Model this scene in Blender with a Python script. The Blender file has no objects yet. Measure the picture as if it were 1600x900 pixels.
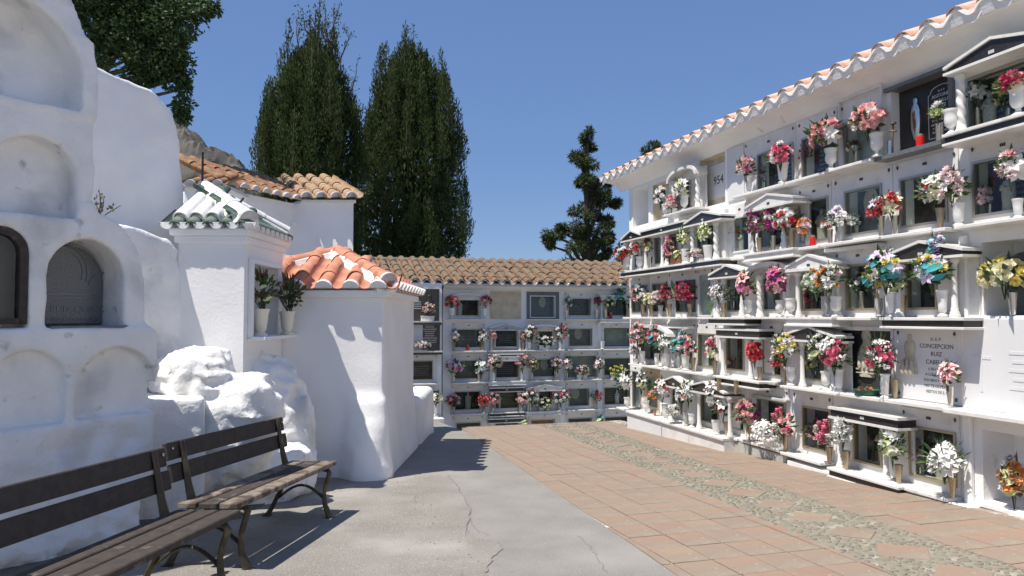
import bpy, bmesh, math, random
import numpy as np
from mathutils import Vector, Matrix
random.seed(7); np.random.seed(7)
S = bpy.context.scene
C = S.collection
# ------------------------------------------------------------------ camera, sky, sun, exposure
F = 1150.; H = 1.6
YAW = math.radians(15.78); PIT = math.atan(45 / F)
cs, sn, cp, sp = math.cos(YAW), math.sin(YAW), math.cos(PIT), math.sin(PIT)
cd = bpy.data.cameras.new('camera'); cam = bpy.data.objects.new('camera', cd); C.objects.link(cam)
cd.sensor_width = 36; cd.lens = 36 * F / 1600; cd.clip_end = 6000; cd.clip_start = .05
cam.location = (0, 0, H); cam.rotation_euler = (math.pi / 2 + PIT, 0, -YAW)
S.camera = cam; S.cycles.diffuse_bounces = 8; S.cycles.max_bounces = 16
S.render.resolution_x = 1024; S.render.resolution_y = 576
SUN = Vector((.47, .13, -1.0)).normalized()          # the way the sunlight travels
w = bpy.data.worlds.new('World'); S.world = w; w.use_nodes = True
nt = w.node_tree
sky = nt.nodes.new('ShaderNodeTexSky'); sky.sky_type = 'NISHITA'; sky.sun_disc = False
sky.sun_elevation = math.asin(-SUN.z); sky.sun_rotation = math.atan2(-SUN.x, -SUN.y)
sky.air_density = 1.0; sky.dust_density = .15; sky.ozone_density = 3.2; sky.altitude = 300
hs = nt.nodes.new('ShaderNodeHueSaturation'); hs.inputs['Saturation'].default_value = 1.0; mxs = nt.nodes.new('ShaderNodeMix'); mxs.data_type = 'RGBA'; mxs.inputs[0].default_value = .66; mxs.inputs[7].default_value = (.80, 1.52, 3.45, 1)   # thin even haze
nt.links.new(sky.outputs[0], mxs.inputs[6]); nt.links.new(mxs.outputs[2], hs.inputs['Color'])
nt.links.new(hs.outputs[0], nt.nodes['Background'].inputs[0]); nt.nodes['Background'].inputs[1].default_value = .070
sl = bpy.data.lights.new('sun', 'SUN'); sl.energy = 3.0; sl.angle = math.radians(.5); sl.color = (1, .93, .83)
so = bpy.data.objects.new('sun', sl); C.objects.link(so); so.location = (-10, -4, 20)
so.rotation_euler = SUN.to_track_quat('-Z', 'Y').to_euler()
S.view_settings.view_transform = 'Standard'; S.view_settings.look = 'None'; S.view_settings.exposure = 1.10; S.view_settings.gamma = 1

# ------------------------------------------------------------------ pixel helpers (photo pixels on known planes)
def ray(px, py):
    x = (px - 800) / F; y = -(py - 450) / F
    f = cp - y * sp; u = sp + y * cp
    return x * cs + f * sn, -x * sn + f * cs, u
def K(x, d, z): return Vector((x * cs + d * sn, -x * sn + d * cs, z))      # camera-aligned ground frame
def Kpx(px, py, d):
    r = ray(px, py); f = r[0] * sn + r[1] * cs; t = d / f
    return Vector((r[0] * t, r[1] * t, H + r[2] * t))
def kx(px, d): return (px - 800) / F * d
def kz(py, d): return H + (495 - py) / F * d
def zf(X, Y): return .218 - .0403 * Y
def onfloor(px, py):
    r = ray(px, py); t = (.218 - H) / (r[2] + .0403 * r[1]); return Vector((r[0] * t, r[1] * t, H + r[2] * t))
def Yon(px, X, z):
    k = (px - 800) / F
    return (X * cs - k * X * sn * cp - k * (z - H) * sp) / (sn + k * cs * cp)
def Xon(px, Y, z):
    k = (px - 800) / F
    return (Y * sn + k * Y * cs * cp + k * (z - H) * sp) / (cs - k * sn * cp)

# ------------------------------------------------------------------ materials
M = {}
def mat(name, col, rough=.7, col2=None, scale=8., bump=0., bscale=40., metal=0., rnd=None, spec=.4, detail=4., contrast=(.35, .65), col3=None, s3=2., transl=0., c3r=(.5, .62), layers=()):
    m = bpy.data.materials.new(name); m.use_nodes = True; N = m.node_tree.nodes; L = m.node_tree.links
    b = N['Principled BSDF']; b.inputs['Roughness'].default_value = rough; b.inputs['Metallic'].default_value = metal
    b.inputs['Specular IOR Level'].default_value = spec
    tc = N.new('ShaderNodeTexCoord'); out = None
    def rgb(c): n = N.new('ShaderNodeRGB'); n.outputs[0].default_value = (*c, 1); return n.outputs[0]
    cur = rgb(col)
    def noise(s, d=detail):
        n = N.new('ShaderNodeTexNoise'); n.inputs['Scale'].default_value = s; n.inputs['Detail'].default_value = d
        L.new(tc.outputs['Object'], n.inputs['Vector']); return n.outputs[0]
    def rampf(o, a, bb):
        n = N.new('ShaderNodeMapRange'); n.inputs[1].default_value = a; n.inputs[2].default_value = bb; L.new(o, n.inputs[0]); return n.outputs[0]
    def mix(f, a, bcol):
        n = N.new('ShaderNodeMix'); n.data_type = 'RGBA'; L.new(f, n.inputs[0]); L.new(a, n.inputs[6]); L.new(bcol, n.inputs[7]); return n.outputs[2]
    if rnd:                                   # per object / per piece colour choice
        oi = N.new('ShaderNodeObjectInfo'); at = N.new('ShaderNodeAttribute'); at.attribute_name = 'rnd'
        ad = N.new('ShaderNodeMath'); ad.operation = 'ADD'; L.new(oi.outputs['Random'], ad.inputs[0]); L.new(at.outputs['Fac'], ad.inputs[1])
        fr = N.new('ShaderNodeMath'); fr.operation = 'FRACT'; L.new(ad.outputs[0], fr.inputs[0])
        cr = N.new('ShaderNodeValToRGB'); cr.color_ramp.elements.remove(cr.color_ramp.elements[0])
        cols = [col] + list(rnd)
        cr.color_ramp.elements[0].position = 0; cr.color_ramp.elements[0].color = (*cols[0], 1)
        for i, c in enumerate(cols[1:]):
            e = cr.color_ramp.elements.new((i + 1) / (len(cols) - .999)); e.color = (*c, 1)
        L.new(fr.outputs[0], cr.inputs[0]); cur = cr.outputs[0]
    if col2: cur = mix(rampf(noise(scale), *contrast), cur, rgb(col2))
    if col3: cur = mix(rampf(noise(s3, 6), *c3r), cur, rgb(col3))
    for (lc, ls, lr) in layers: cur = mix(rampf(noise(ls, 3), *lr), cur, rgb(lc))
    L.new(cur, b.inputs['Base Color'])
    if bump:
        bn = N.new('ShaderNodeBump'); bn.inputs['Strength'].default_value = bump; bn.inputs['Distance'].default_value = .01
        L.new(noise(bscale, 5), bn.inputs['Height']); L.new(bn.outputs[0], b.inputs['Normal'])
    if transl:
        tr = N.new('ShaderNodeBsdfTranslucent'); L.new(cur, tr.inputs[0]); ms = N.new('ShaderNodeMixShader'); ms.inputs[0].default_value = transl
        L.new(b.outputs[0], ms.inputs[1]); L.new(tr.outputs[0], ms.inputs[2]); L.new(ms.outputs[0], N['Material Output'].inputs[0])
    M[name] = m; return m
mat('whitewash', (.84, .84, .83), .9, (.79, .79, .78), 3., .35, 30., col3=(.66, .64, .60), s3=1.1, c3r=(.60, .80), spec=.2, layers=[((.50, .48, .44), 5., (.70, .84)), ((.45, .43, .39), 40., (.74, .80))])
mat('whitewash_rough', (.84, .84, .83), .95, (.76, .76, .75), 4., 1., 26., col3=(.54, .545, .54), s3=1.9, c3r=(.54, .70), spec=.15, layers=[((.42, .42, .41), 7., (.66, .76)), ((.34, .31, .26), 2.6, (.70, .82)), ((.45, .44, .41), 45., (.72, .78))])
mat('whitewash_new', (.86, .86, .86), .85, (.80, .80, .80), 2., .25, 35., spec=.2)
mat('marble', (.74, .73, .70), .35, (.64, .63, .61), 5., 0, col3=(.56, .55, .53), s3=9, c3r=(.58, .75))
mat('cream_plaster', (.62, .55, .43), .9, (.50, .41, .28), 4., .4, 30., spec=.2)
mat('white_panel', (.68, .69, .70), .5, (.63, .64, .65), 2.)
mat('black_stone', (.022, .02, .02), .18, (.035, .032, .03), 60., spec=.5)
mat('granite_grey', (.16, .17, .18), .3, (.10, .105, .11), 90.)
mat('dark_slab', (.045, .048, .047), .3, (.028, .03, .03), 7., spec=.3)
mat('blue_slab', (.16, .18, .20), .25, (.12, .135, .15), 6.)
mat('pale_slab', (.46, .47, .43), .35, (.36, .38, .35), 6.)
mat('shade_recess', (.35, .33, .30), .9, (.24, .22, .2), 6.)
mat('window_metal', (.42, .40, .36), .35, metal=.8)
mat('window_gilt', (.44, .38, .27), .4, metal=.7)
mat('window_dark', (.09, .09, .09), .4, metal=.5)
mat('brass', (.50, .41, .29), .38, (.36, .29, .20), 12., metal=.75)
mat('chrome', (.62, .60, .58), .15, metal=.95)
mat('white_glaze', (.80, .80, .77), .3, (.74, .74, .71), 9.)
mat('cream_glaze', (.78, .75, .62), .35)
mat('stone_carving', (.55, .52, .42), .7, (.42, .39, .31), 16., .3, 60.)
mat('grey_marble', (.52, .52, .50), .35, (.36, .36, .35), 14.)
mat('red_plastic', (.62, .02, .015), .25)
mat('terracotta_pot', (.42, .17, .09), .8)
mat('planter_green', (.03, .11, .075), .45)
mat('lettering_silver', (.62, .62, .62), .4)
mat('lettering_dark', (.04, .04, .045), .5)
mat('engraving', (.20, .20, .19), .5)
mat('ink', (.03, .03, .03), .7)
mat('old_tile', (.30, .135, .075), .9, (.15, .105, .07), 7., .5, 60., rnd=[(.15, .105, .07), (.33, .15, .08), (.21, .135, .085), (.33, .20, .115), (.17, .10, .065), (.27, .18, .115)], spec=.15, col3=(.17, .15, .115), s3=5, c3r=(.48, .62))
mat('tan_tile', (.40, .28, .165), .9, (.30, .21, .13), 9., .4, 60., rnd=[(.44, .24, .14), (.36, .28, .19), (.44, .32, .21)], spec=.15)
mat('rust_tile', (.38, .16, .075), .9, (.24, .14, .085), 9., .4, 60., rnd=[(.28, .12, .065), (.40, .24, .125), (.30, .2, .12)], spec=.15, col3=(.13, .105, .08), s3=6, c3r=(.5, .66))
mat('new_tile', (0.528, 0.238, 0.15), .75, (0.458, 0.194, 0.123), 10., .15, 50., rnd=[(0.563, 0.273, 0.176), (0.493, 0.22, 0.141)], spec=.3)
mat('new_tile_inner', (.33, .10, .06), .8)
mat('eave_tile', (.56, .32, .22), .85, (.62, .45, .36), 9., .3, 50., rnd=[(.58, .36, .26), (.50, .28, .19)], spec=.2)
mat('green_glaze', (.045, .085, .06), .45, (.16, .20, .17), 14., contrast=(.48, .62))
mat('mortar_white', (.83, .83, .82), .9, (.72, .72, .70), 12., .4, 40., spec=.15)
mat('mortar_grey', (.52, .52, .52), .95, (.40, .40, .40), 14., .4, 40.)
mat('floor_tile', (.285, .195, .152), .8, (.305, .225, .168), 4.0, .2, 60., rnd=[(.265, .175, .14), (.295, .215, .162), (.24, .185, .152), (.255, .20, .16), (.29, .185, .142), (.27, .21, .16), (.23, .185, .155), (.30, .23, .168)], spec=.2, col3=(.225, .19, .16), s3=2.2, c3r=(.44, .62), layers=[((.32, .262, .195), 1.7, (.53, .70)), ((.14, .12, .10), 60., (.68, .76)), ((.48, .45, .40), 75., (.70, .76)), ((.19, .16, .135), .6, (.55, .8)), ((.36, .32, .27), 22., (.64, .74))])
mat('joint_mortar', (.36, .32, .265), .95, (.24, .20, .16), 9., .5, 80., col3=(.58, .56, .51), s3=16., c3r=(.54, .60))
mat('pebble_mortar', (.265, .245, .195), .95, (.205, .185, .145), 18., .5, 80., col3=(.34, .325, .28), s3=9, c3r=(.52, .64))
mat('pebble_stone', (.225, .21, .17), .8, (.19, .18, .145), 20., .2, 60., rnd=[(.255, .235, .185), (.17, .17, .15), (.275, .235, .18), (.22, .215, .175), (.30, .225, .165), (.255, .24, .20)], spec=.2)
mat('concrete_new', (.285, .275, .255), .9, (.245, .235, .22), 2.6, .9, 150., spec=.15, col3=(.205, .198, .185), s3=.9, c3r=(.50, .80), layers=[((.40, .39, .37), 130., (.60, .68)), ((.13, .125, .115), 110., (.64, .72)), ((.34, .33, .31), .7, (.55, .75))])
mat('concrete_worn', (.28, .268, .245), .95, (.225, .212, .19), 2.0, 1., 90., spec=.15, col3=(.37, .355, .33), s3=70, c3r=(.58, .66), layers=[((.14, .13, .115), 85., (.64, .72)), ((.36, .345, .32), 1.1, (.54, .70)), ((.19, .18, .155), .8, (.62, .80)), ((.46, .445, .42), 150., (.66, .72))])
mat('crack_line', (.18, .17, .155), 1.)
mat('earth', (.19, .17, .135), 1., (.16, .15, .115), 9., 1., 50., spec=.1)
mat('ground', (.26, .22, .15), 1., (.16, .17, .09), .08, spec=.1)
mat('rock', (.17, .155, .135), .95, (.10, .095, .085), .5, 1., 2., spec=.1, col3=(.085, .088, .06), s3=.3, c3r=(.60, .70))
mat('wood_dark', (.050, .042, .038), .75, (.033, .028, .026), 22., .3, 70.)
mat('wood_worn', (.25, .205, .16), .85, (.145, .115, .09), 16., .5, 70., col3=(.075, .055, .045), s3=8, c3r=(.5, .62))
mat('wood_brown', (.062, .048, .040), .8, (.040, .033, .029), 18., .4, 70., col3=(.14, .115, .095), s3=12, c3r=(.60, .70))
mat('cast_iron', (.07, .058, .04), .55, (.045, .038, .03), 20., .3, 60., metal=.35, col3=(.12, .10, .055), s3=9)
mat('black_iron', (.02, .02, .02), .5)
mat('bark', (.10, .075, .05), .95, (.06, .045, .03), 6., .8, 20.)
mat('dry_twig', (.11, .085, .06), .95)
mat('cypress_leaf', (0.049, 0.073, 0.024), .85, (0.076, 0.103, 0.039), .9, transl=.22, spec=.1, col3=(0.11, 0.103, 0.051), s3=3.2, c3r=(.58, .74))
mat('conifer_leaf', (0.057, 0.078, 0.034), .85, (0.086, 0.107, 0.052), 1.1, transl=.2, spec=.1, col3=(0.111, 0.104, 0.058), s3=3, c3r=(.58, .72))
mat('broad_leaf', (0.062, 0.106, 0.035), .55, (0.037, 0.073, 0.025), 1.5, transl=.2, spec=.3, col3=(0.125, 0.163, 0.062), s3=5, c3r=(.6, .72))
mat('leaf_green', (.075, .155, .045), .5, (.045, .10, .035), 14., transl=.2, col3=(.17, .25, .09), s3=11, c3r=(.55, .68))
mat('leaf_dark', (.035, .075, .030), .55, (.055, .10, .04), 14., transl=.15)
mat('leaf_pale', (.33, .47, .26), .5, (.22, .36, .16), 18., transl=.2)
mat('leaf_dry', (.17, .13, .06), .8, (.09, .10, .04), 10., transl=.15)
PET = dict(w=(.84, .83, .78), p=(.80, .42, .42), m=(.42, .055, .22), r=(.56, .045, .065), y=(.72, .62, .20), o=(.78, .30, .06), l=(.66, .56, .70),
           t=(.05, .36, .40), c=(.82, .76, .52), k=(.45, .03, .10), h=(.70, .15, .26), d=(.32, .17, .07), g=(.60, .66, .32), s=(.82, .60, .60))
PN = dict(w='white', p='pink', m='magenta', r='red', y='yellow', o='orange', l='lilac', t='turquoise', c='cream', k='crimson', h='bright pink', d='dried brown', g='yellow green', s='pale pink')
for k_, c_ in PET.items():
    lt_ = tuple(min(.86, x * .7 + .28) for x in c_); dk_ = tuple(x * .72 for x in c_)
    mat('petal_' + k_, c_, .65, tuple(min(.88, x * 1.2 + .06) for x in c_), 30., transl=.2, spec=.2, rnd=[c_, lt_, dk_, c_, tuple(.5 * a + .5 * b for a, b in zip(c_, lt_))])
def glass_mat():
    m = bpy.data.materials.new('glass'); m.use_nodes = True; N = m.node_tree.nodes; L = m.node_tree.links
    N.remove(N['Principled BSDF'])
    t = N.new('ShaderNodeBsdfTransparent'); t.inputs[0].default_value = (.86, .89, .88, 1)
    g = N.new('ShaderNodeBsdfGlossy'); g.inputs['Roughness'].default_value = .03; g.inputs[0].default_value = (.9, .95, 1, 1)
    fr = N.new('ShaderNodeFresnel'); fr.inputs[0].default_value = 1.5
    ad = N.new('ShaderNodeMath'); ad.operation = 'MULTIPLY_ADD'; ad.inputs[1].default_value = .8; ad.inputs[2].default_value = .0; L.new(fr.outputs[0], ad.inputs[0])
    x = N.new('ShaderNodeMixShader'); ge = N.new('ShaderNodeNewGeometry'); bf = N.new('ShaderNodeMath'); bf.operation = 'SUBTRACT'; bf.inputs[0].default_value = 1; L.new(ge.outputs['Backfacing'], bf.inputs[1]); ml = N.new('ShaderNodeMath'); ml.operation = 'MULTIPLY'; L.new(ad.outputs[0], ml.inputs[0]); L.new(bf.outputs[0], ml.inputs[1])
    L.new(ml.outputs[0], x.inputs[0]); L.new(t.outputs[0], x.inputs[1]); L.new(g.outputs[0], x.inputs[2])
    L.new(x.outputs[0], N['Material Output'].inputs[0]); M['glass'] = m
glass_mat()

# ------------------------------------------------------------------ mesh helpers
class MB:
    def __init__(s, off=(0, 0, 0)): s.v = []; s.f = []; s.r = []; s.off = off
    def add(s, vs, fs, rnd=0.):
        n = len(s.v); o = s.off
        s.v += [(a[0] - o[0], a[1] - o[1], a[2] - o[2]) for a in vs]
        s.f += [tuple(i + n for i in f) for f in fs]; s.r += [rnd] * len(fs); return s
    def box(s, x0, x1, y0, y1, z0, z1, rnd=0.):
        return s.add([(x0, y0, z0), (x1, y0, z0), (x1, y1, z0), (x0, y1, z0), (x0, y0, z1), (x1, y0, z1), (x1, y1, z1), (x0, y1, z1)],
                     [(0, 3, 2, 1), (4, 5, 6, 7), (0, 1, 5, 4), (1, 2, 6, 5), (2, 3, 7, 6), (3, 0, 4, 7)], rnd)
    def prism(s, poly, y0, y1, rnd=0.):            # polygon in x,z (counter-clockwise seen from -y) pushed along y
        n = len(poly)
        vs = [(p[0], y0, p[1]) for p in poly] + [(p[0], y1, p[1]) for p in poly]
        fs = [tuple(range(n)), tuple(range(2 * n - 1, n - 1, -1))] + [(i, n + i, n + (i + 1) % n, (i + 1) % n) for i in range(n)]
        return s.add(vs, fs, rnd)
    def slab(s, poly, z0, z1, rnd=0.):             # polygon in x,y pushed along z
        n = len(poly)
        vs = [(p[0], p[1], z1(p) if callable(z1) else z1) for p in poly] + [(p[0], p[1], z0(p) if callable(z0) else z0) for p in poly]
        fs = [tuple(range(n)), tuple(range(2 * n - 1, n - 1, -1))] + [(i, n + i, n + (i + 1) % n, (i + 1) % n) for i in range(n)]
        return s.add(vs, fs, rnd)
    def lathe(s, prof, c=(0, 0, 0), seg=12, sx=1., sy=1., fn=None):
        vs = []; fs = []; n = len(prof)
        for r, z in prof:
            for k in range(seg):
                a = 2 * math.pi * k / seg; rr = r * (fn(a, z) if fn else 1)
                vs.append((c[0] + rr * math.cos(a) * sx, c[1] + rr * math.sin(a) * sy, c[2] + z))
        for i in range(n - 1):
            for k in range(seg):
                k2 = (k + 1) % seg; fs.append((i * seg + k, i * seg + k2, (i + 1) * seg + k2, (i + 1) * seg + k))
        fs.append(tuple(range(seg - 1, -1, -1))); fs.append(tuple((n - 1) * seg + k for k in range(seg)))
        return s.add(vs, fs)
    def tube(s, path, rad, seg=6, flat=1.):
        pts = [Vector(p) for p in path]; n = len(pts)
        if not hasattr(rad, '__len__'): rad = [rad] * n
        vs = []; fs = []; up = Vector((0, 0, 1))
        d0 = (pts[1] - pts[0]).normalized(); a = d0.cross(up)
        if a.length < .05: a = d0.cross(Vector((0, 1, 0)))
        a.normalize()
        for i, p in enumerate(pts):
            d = (pts[min(i + 1, n - 1)] - pts[max(i - 1, 0)]).normalized()
            a = (a - d * a.dot(d)).normalized(); b = d.cross(a)
            for k in range(seg):
                t = 2 * math.pi * k / seg
                vs.append(tuple(p + a * (math.cos(t) * rad[i] * flat) + b * (math.sin(t) * rad[i])))
        for i in range(n - 1):
            for k in range(seg):
                k2 = (k + 1) % seg; fs.append((i * seg + k, i * seg + k2, (i + 1) * seg + k2, (i + 1) * seg + k))
        fs.append(tuple(range(seg - 1, -1, -1))); fs.append(tuple((n - 1) * seg + k for k in range(seg)))
        return s.add(vs, fs)
    def mesh(s, name, m, smooth=False, bevel=0.):
        me = bpy.data.meshes.new(name); me.from_pydata(s.v, [], s.f)
        if bevel:
            bm = bmesh.new(); bm.from_mesh(me)
            bmesh.ops.bevel(bm, geom=[e for e in bm.edges if e.is_manifold and e.calc_face_angle(0) > .5], offset=bevel, segments=1, affect='EDGES', clamp_overlap=True)
            bm.to_mesh(me); bm.free()
        elif any(s.r):
            at = me.attributes.new('rnd', 'FLOAT', 'FACE'); at.data.foreach_set('value', s.r)
        me.materials.append(M[m]); me.update()
        if smooth: smooth_mesh(me, smooth)
        return me
    def obj(s, name, m, parent=None, smooth=False, bevel=0., loc=None, kind=None):
        return put(name, s.mesh(name, m, smooth, bevel), parent, loc, kind)
def smooth_mesh(me, ang=True):
    me.polygons.foreach_set('use_smooth', [True] * len(me.polygons))
    if ang is not True: me.set_sharp_from_angle(angle=ang)
def put(name, me, parent=None, loc=None, kind=None):
    o = bpy.data.objects.new(name, me); C.objects.link(o)
    if parent: o.parent = parent
    if loc is not None: o.location = loc
    if kind: o['kind'] = kind
    return o
def tag(o, label=None, cat=None, group=None, kind=None):
    if label: o['label'] = label
    if cat: o['category'] = cat
    if group: o['group'] = group
    if kind: o['kind'] = kind
    return o
def thing(name, loc, rz, label, cat, group=None):
    o = bpy.data.objects.new(name, None); C.objects.link(o); o.empty_display_size = .1
    o.location = loc; o.rotation_euler = (0, 0, rz); return tag(o, label, cat, group)
def text_mesh(body, size, m, depth=.002, align='CENTER', space=1.):
    cu = bpy.data.curves.new('lettering', 'FONT'); cu.body = body; cu.size = size; cu.align_x = align; cu.extrude = depth; cu.space_line = space; cu.resolution_u = 2
    ob = bpy.data.objects.new('tmp', cu); C.objects.link(ob)
    dg = bpy.context.evaluated_depsgraph_get(); dg.update()
    me = bpy.data.meshes.new_from_object(ob.evaluated_get(dg)); bpy.data.objects.remove(ob)
    me.materials.clear(); me.materials.append(M[m]); me.name = 'lettering'; return me
def text(body, size, m, parent, x, y, z, **kw):
    o = put('lettering', text_mesh(body, size, m, **kw), parent, (x, y, z)); o.rotation_euler = (math.pi / 2, 0, 0); return o

# value noise and surface nets for hand-plastered masses
_lat = np.random.RandomState(3).rand(32, 32, 32)
def vnoise(x, y, z):
    xi = np.floor(x).astype(int); yi = np.floor(y).astype(int); zi = np.floor(z).astype(int)
    fx = x - xi; fy = y - yi; fz = z - zi; fx = fx * fx * (3 - 2 * fx); fy = fy * fy * (3 - 2 * fy); fz = fz * fz * (3 - 2 * fz)
    g = lambda a, b, c: _lat[(xi + a) & 31, (yi + b) & 31, (zi + c) & 31]
    l = lambda a, b, t: a + (b - a) * t
    return l(l(l(g(0, 0, 0), g(1, 0, 0), fx), l(g(0, 1, 0), g(1, 1, 0), fx), fy), l(l(g(0, 0, 1), g(1, 0, 1), fx), l(g(0, 1, 1), g(1, 1, 1), fx), fy), fz) - .5
def grid(lo, hi, h):
    ax = [np.arange(a, b + h, h) for a, b in zip(lo, hi)]
    return np.meshgrid(*ax, indexing='ij')
def nets(f, lo, h, name, m):
    n = np.array(f.shape) - 1
    acc = np.zeros((*n, 3)); cnt = np.zeros(n)
    cr = [(i, j, k) for i in (0, 1) for j in (0, 1) for k in (0, 1)]
    sl_ = lambda c: tuple(slice(c[a], c[a] + n[a]) for a in range(3))
    for c0 in cr:
        for a in range(3):
            if c0[a]: continue
            c1 = list(c0); c1[a] = 1
            f0 = f[sl_(c0)]; f1 = f[sl_(c1)]; mk = (f0 < 0) != (f1 < 0)
            t = f0[mk] / (f0[mk] - f1[mk]); p = np.zeros((t.size, 3)) + np.array(c0); p[:, a] += t
            acc[mk] += p; cnt[mk] += 1
    act = np.argwhere(cnt > 0); idx = -np.ones(n, int); idx[tuple(act.T)] = np.arange(len(act))
    v = (acc[tuple(act.T)] / cnt[tuple(act.T)][:, None] + act) * h + np.array(lo)
    quads = []
    for a in range(3):
        b, c = (a + 1) % 3, (a + 2) % 3
        s0 = [slice(None)] * 3; s1 = [slice(None)] * 3; s0[a] = slice(0, -1); s1[a] = slice(1, None)
        A = f[tuple(s0)] < 0; B = f[tuple(s1)] < 0
        e = np.argwhere(A != B); e = e[(e[:, b] > 0) & (e[:, c] > 0) & (e[:, b] < n[b]) & (e[:, c] < n[c])]
        fl = A[tuple(e.T)]
        q = []
        for db, dc in ((1, 1), (0, 1), (0, 0), (1, 0)):
            g = e.copy(); g[:, b] -= db; g[:, c] -= dc; q.append(idx[tuple(g.T)])
        q = np.stack(q, 1); q[~fl] = q[~fl][:, ::-1]; quads.append(q)
    q = np.concatenate(quads); q = q[(q >= 0).all(1)]
    me = bpy.data.meshes.new(name); me.vertices.add(len(v)); me.vertices.foreach_set('co', v.ravel())
    me.loops.add(q.size); me.loops.foreach_set('vertex_index', q.ravel().astype(np.int32))
    me.polygons.add(len(q)); me.polygons.foreach_set('loop_start', np.arange(0, q.size, 4, dtype=np.int32)); me.update(calc_edges=True)
    smooth_mesh(me); me.materials.append(M[m]); return me
def smin(a, b, k):
    h_ = np.clip(.5 + .5 * (b - a) / k, 0, 1); return b + (a - b) * h_ - k * h_ * (1 - h_)
def sbox(x, y, z, c, h, r=0.):
    qx = np.abs(x - c[0]) - h[0] + r; qy = np.abs(y - c[1]) - h[1] + r; qz = np.abs(z - c[2]) - h[2] + r
    return np.sqrt(np.maximum(qx, 0) ** 2 + np.maximum(qy, 0) ** 2 + np.maximum(qz, 0) ** 2) + np.minimum(np.maximum(qx, np.maximum(qy, qz)), 0) - r
def rough(x, y, z, a, s, seed=0.):
    return a * (vnoise(x / s + seed, y / s + 5, z / s + 9) + .5 * vnoise(x / s * 2.1 + 7 + seed, y / s * 2.1, z / s * 2.1) + .25 * vnoise(x / s * 4.3, y / s * 4.3 + seed, z / s * 4.3))
# ------------------------------------------------------------------ the ground
tag(MB().slab([(-3000, -3000), (3000, -3000), (3000, 3000), (-3000, 3000)], -4.0, -3.6).obj('ground', 'ground'), kind='structure')
def bX(Y): return 2.16 + .0516 * (Y - 4.01) + (max(0, Y - 12.35) * .045)
def zp(X, Y):
    z = zf(X, min(Y, 11.6)) - max(0, Y - 11.6) * .108
    return z + max(0, .4 - X) * .01
def clip(poly, fn):
    out = []
    for i, p in enumerate(poly):
        q = poly[(i + 1) % len(poly)]; a, b = fn(p), fn(q)
        if a >= 0: out.append(p)
        if (a >= 0) != (b >= 0):
            t = a / (a - b); out.append(tuple(p[k] + (q[k] - p[k]) * t for k in range(2)))
    return out
# concrete path
def sheet(X0, Yr, step, zfun, left, right):
    vs = []; fs = []; n = 40
    ys = np.arange(Yr[0], Yr[1] + 1e-6, step)
    for y in ys:
        a, b = left(y), right(y)
        for i in range(n + 1):
            x = a + (b - a) * i / n; vs.append((x, y, zfun(x, y)))
    for j in range(len(ys) - 1):
        for i in range(n): fs.append((j * (n + 1) + i, j * (n + 1) + i + 1, (j + 1) * (n + 1) + i + 1, (j + 1) * (n + 1) + i))
    return vs, fs
mb = MB(); mb.add(*sheet(0, (-12, 17.6), .2, lambda x, y: zp(x, y) + .0012 * math.sin(x * 2.1 + y) * math.sin(y * 1.3), lambda y: -7.5, bX))  # runs on unseen behind the camera, lengthened for bounced light
path = tag(mb.obj('path', 'concrete_new', smooth=True), kind='structure')
edge = [(610, 745), (668, 741), (700, 744), (712, 757), (724, 776), (735, 796), (731, 818), (729, 838), (748, 843), (778, 846), (784, 858), (770, 874), (764, 886), (757, 899)]
pts = [onfloor(*p) for p in edge]
rr = random.Random(5); fine = []
for a, b in zip(pts, pts[1:]):
    for k in range(5): fine.append(a.lerp(b, k / 5) + Vector((rr.uniform(-.012, .012), rr.uniform(-.012, .012), 0)))
poly = [(p.x, p.y) for p in fine] + [(1.2, 3.0), (1.15, 1.5), (1.1, -2), (-5, -2), (-5, 9.3), (.6, 9.3)]
poly = poly[::-1]
mb = MB(); mb.slab(poly, lambda p: zp(*p[:2]) - .02, lambda p: zp(*p[:2]) + .0055)
bm = bmesh.new(); bm.from_mesh(mb.mesh('worn_path', 'concrete_worn')); bmesh.ops.triangulate(bm, faces=bm.faces[:]); me = bpy.data.meshes.new('worn_path'); bm.to_mesh(me); bm.free(); me.materials.append(M['concrete_worn'])
tag(put('worn_path', me), kind='structure')
def ribbon(pxs, wd, name, m, parent, seed, z):
    r2 = random.Random(seed); P = [onfloor(*p) for p in pxs]; Q = []
    for a, b in zip(P, P[1:]):
        for k in range(6): Q.append(a.lerp(b, k / 6) + Vector((r2.uniform(-.015, .015), r2.uniform(-.02, .02), 0)))
    mb = MB()
    for a, b in zip(Q, Q[1:]):
        t = (b - a).normalized(); n = Vector((-t.y, t.x, 0)) * wd * r2.uniform(.5, 1.2)
        zz = lambda p: zp(p.x, p.y) + z
        mb.add([(a.x - n.x, a.y - n.y, zz(a)), (a.x + n.x, a.y + n.y, zz(a)), (b.x + n.x, b.y + n.y, zz(b)), (b.x - n.x, b.y - n.y, zz(b))], [(0, 1, 2, 3)])
    o = mb.obj(name, m, parent, kind='stuff'); return o
ribbon([(905, 838), (922, 856), (932, 868), (938, 880), (948, 899)], .0016, 'crack', 'crack_line', path, 1, .004)
ribbon([(700, 744), (712, 757), (724, 776), (735, 796), (731, 818), (729, 838)], .0018, 'crack', 'crack_line', path, 2, .0085)
ribbon([(735, 798), (734, 818), (748, 832), (770, 840)], .0014, 'crack', 'crack_line', path, 3, .0085)
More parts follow.
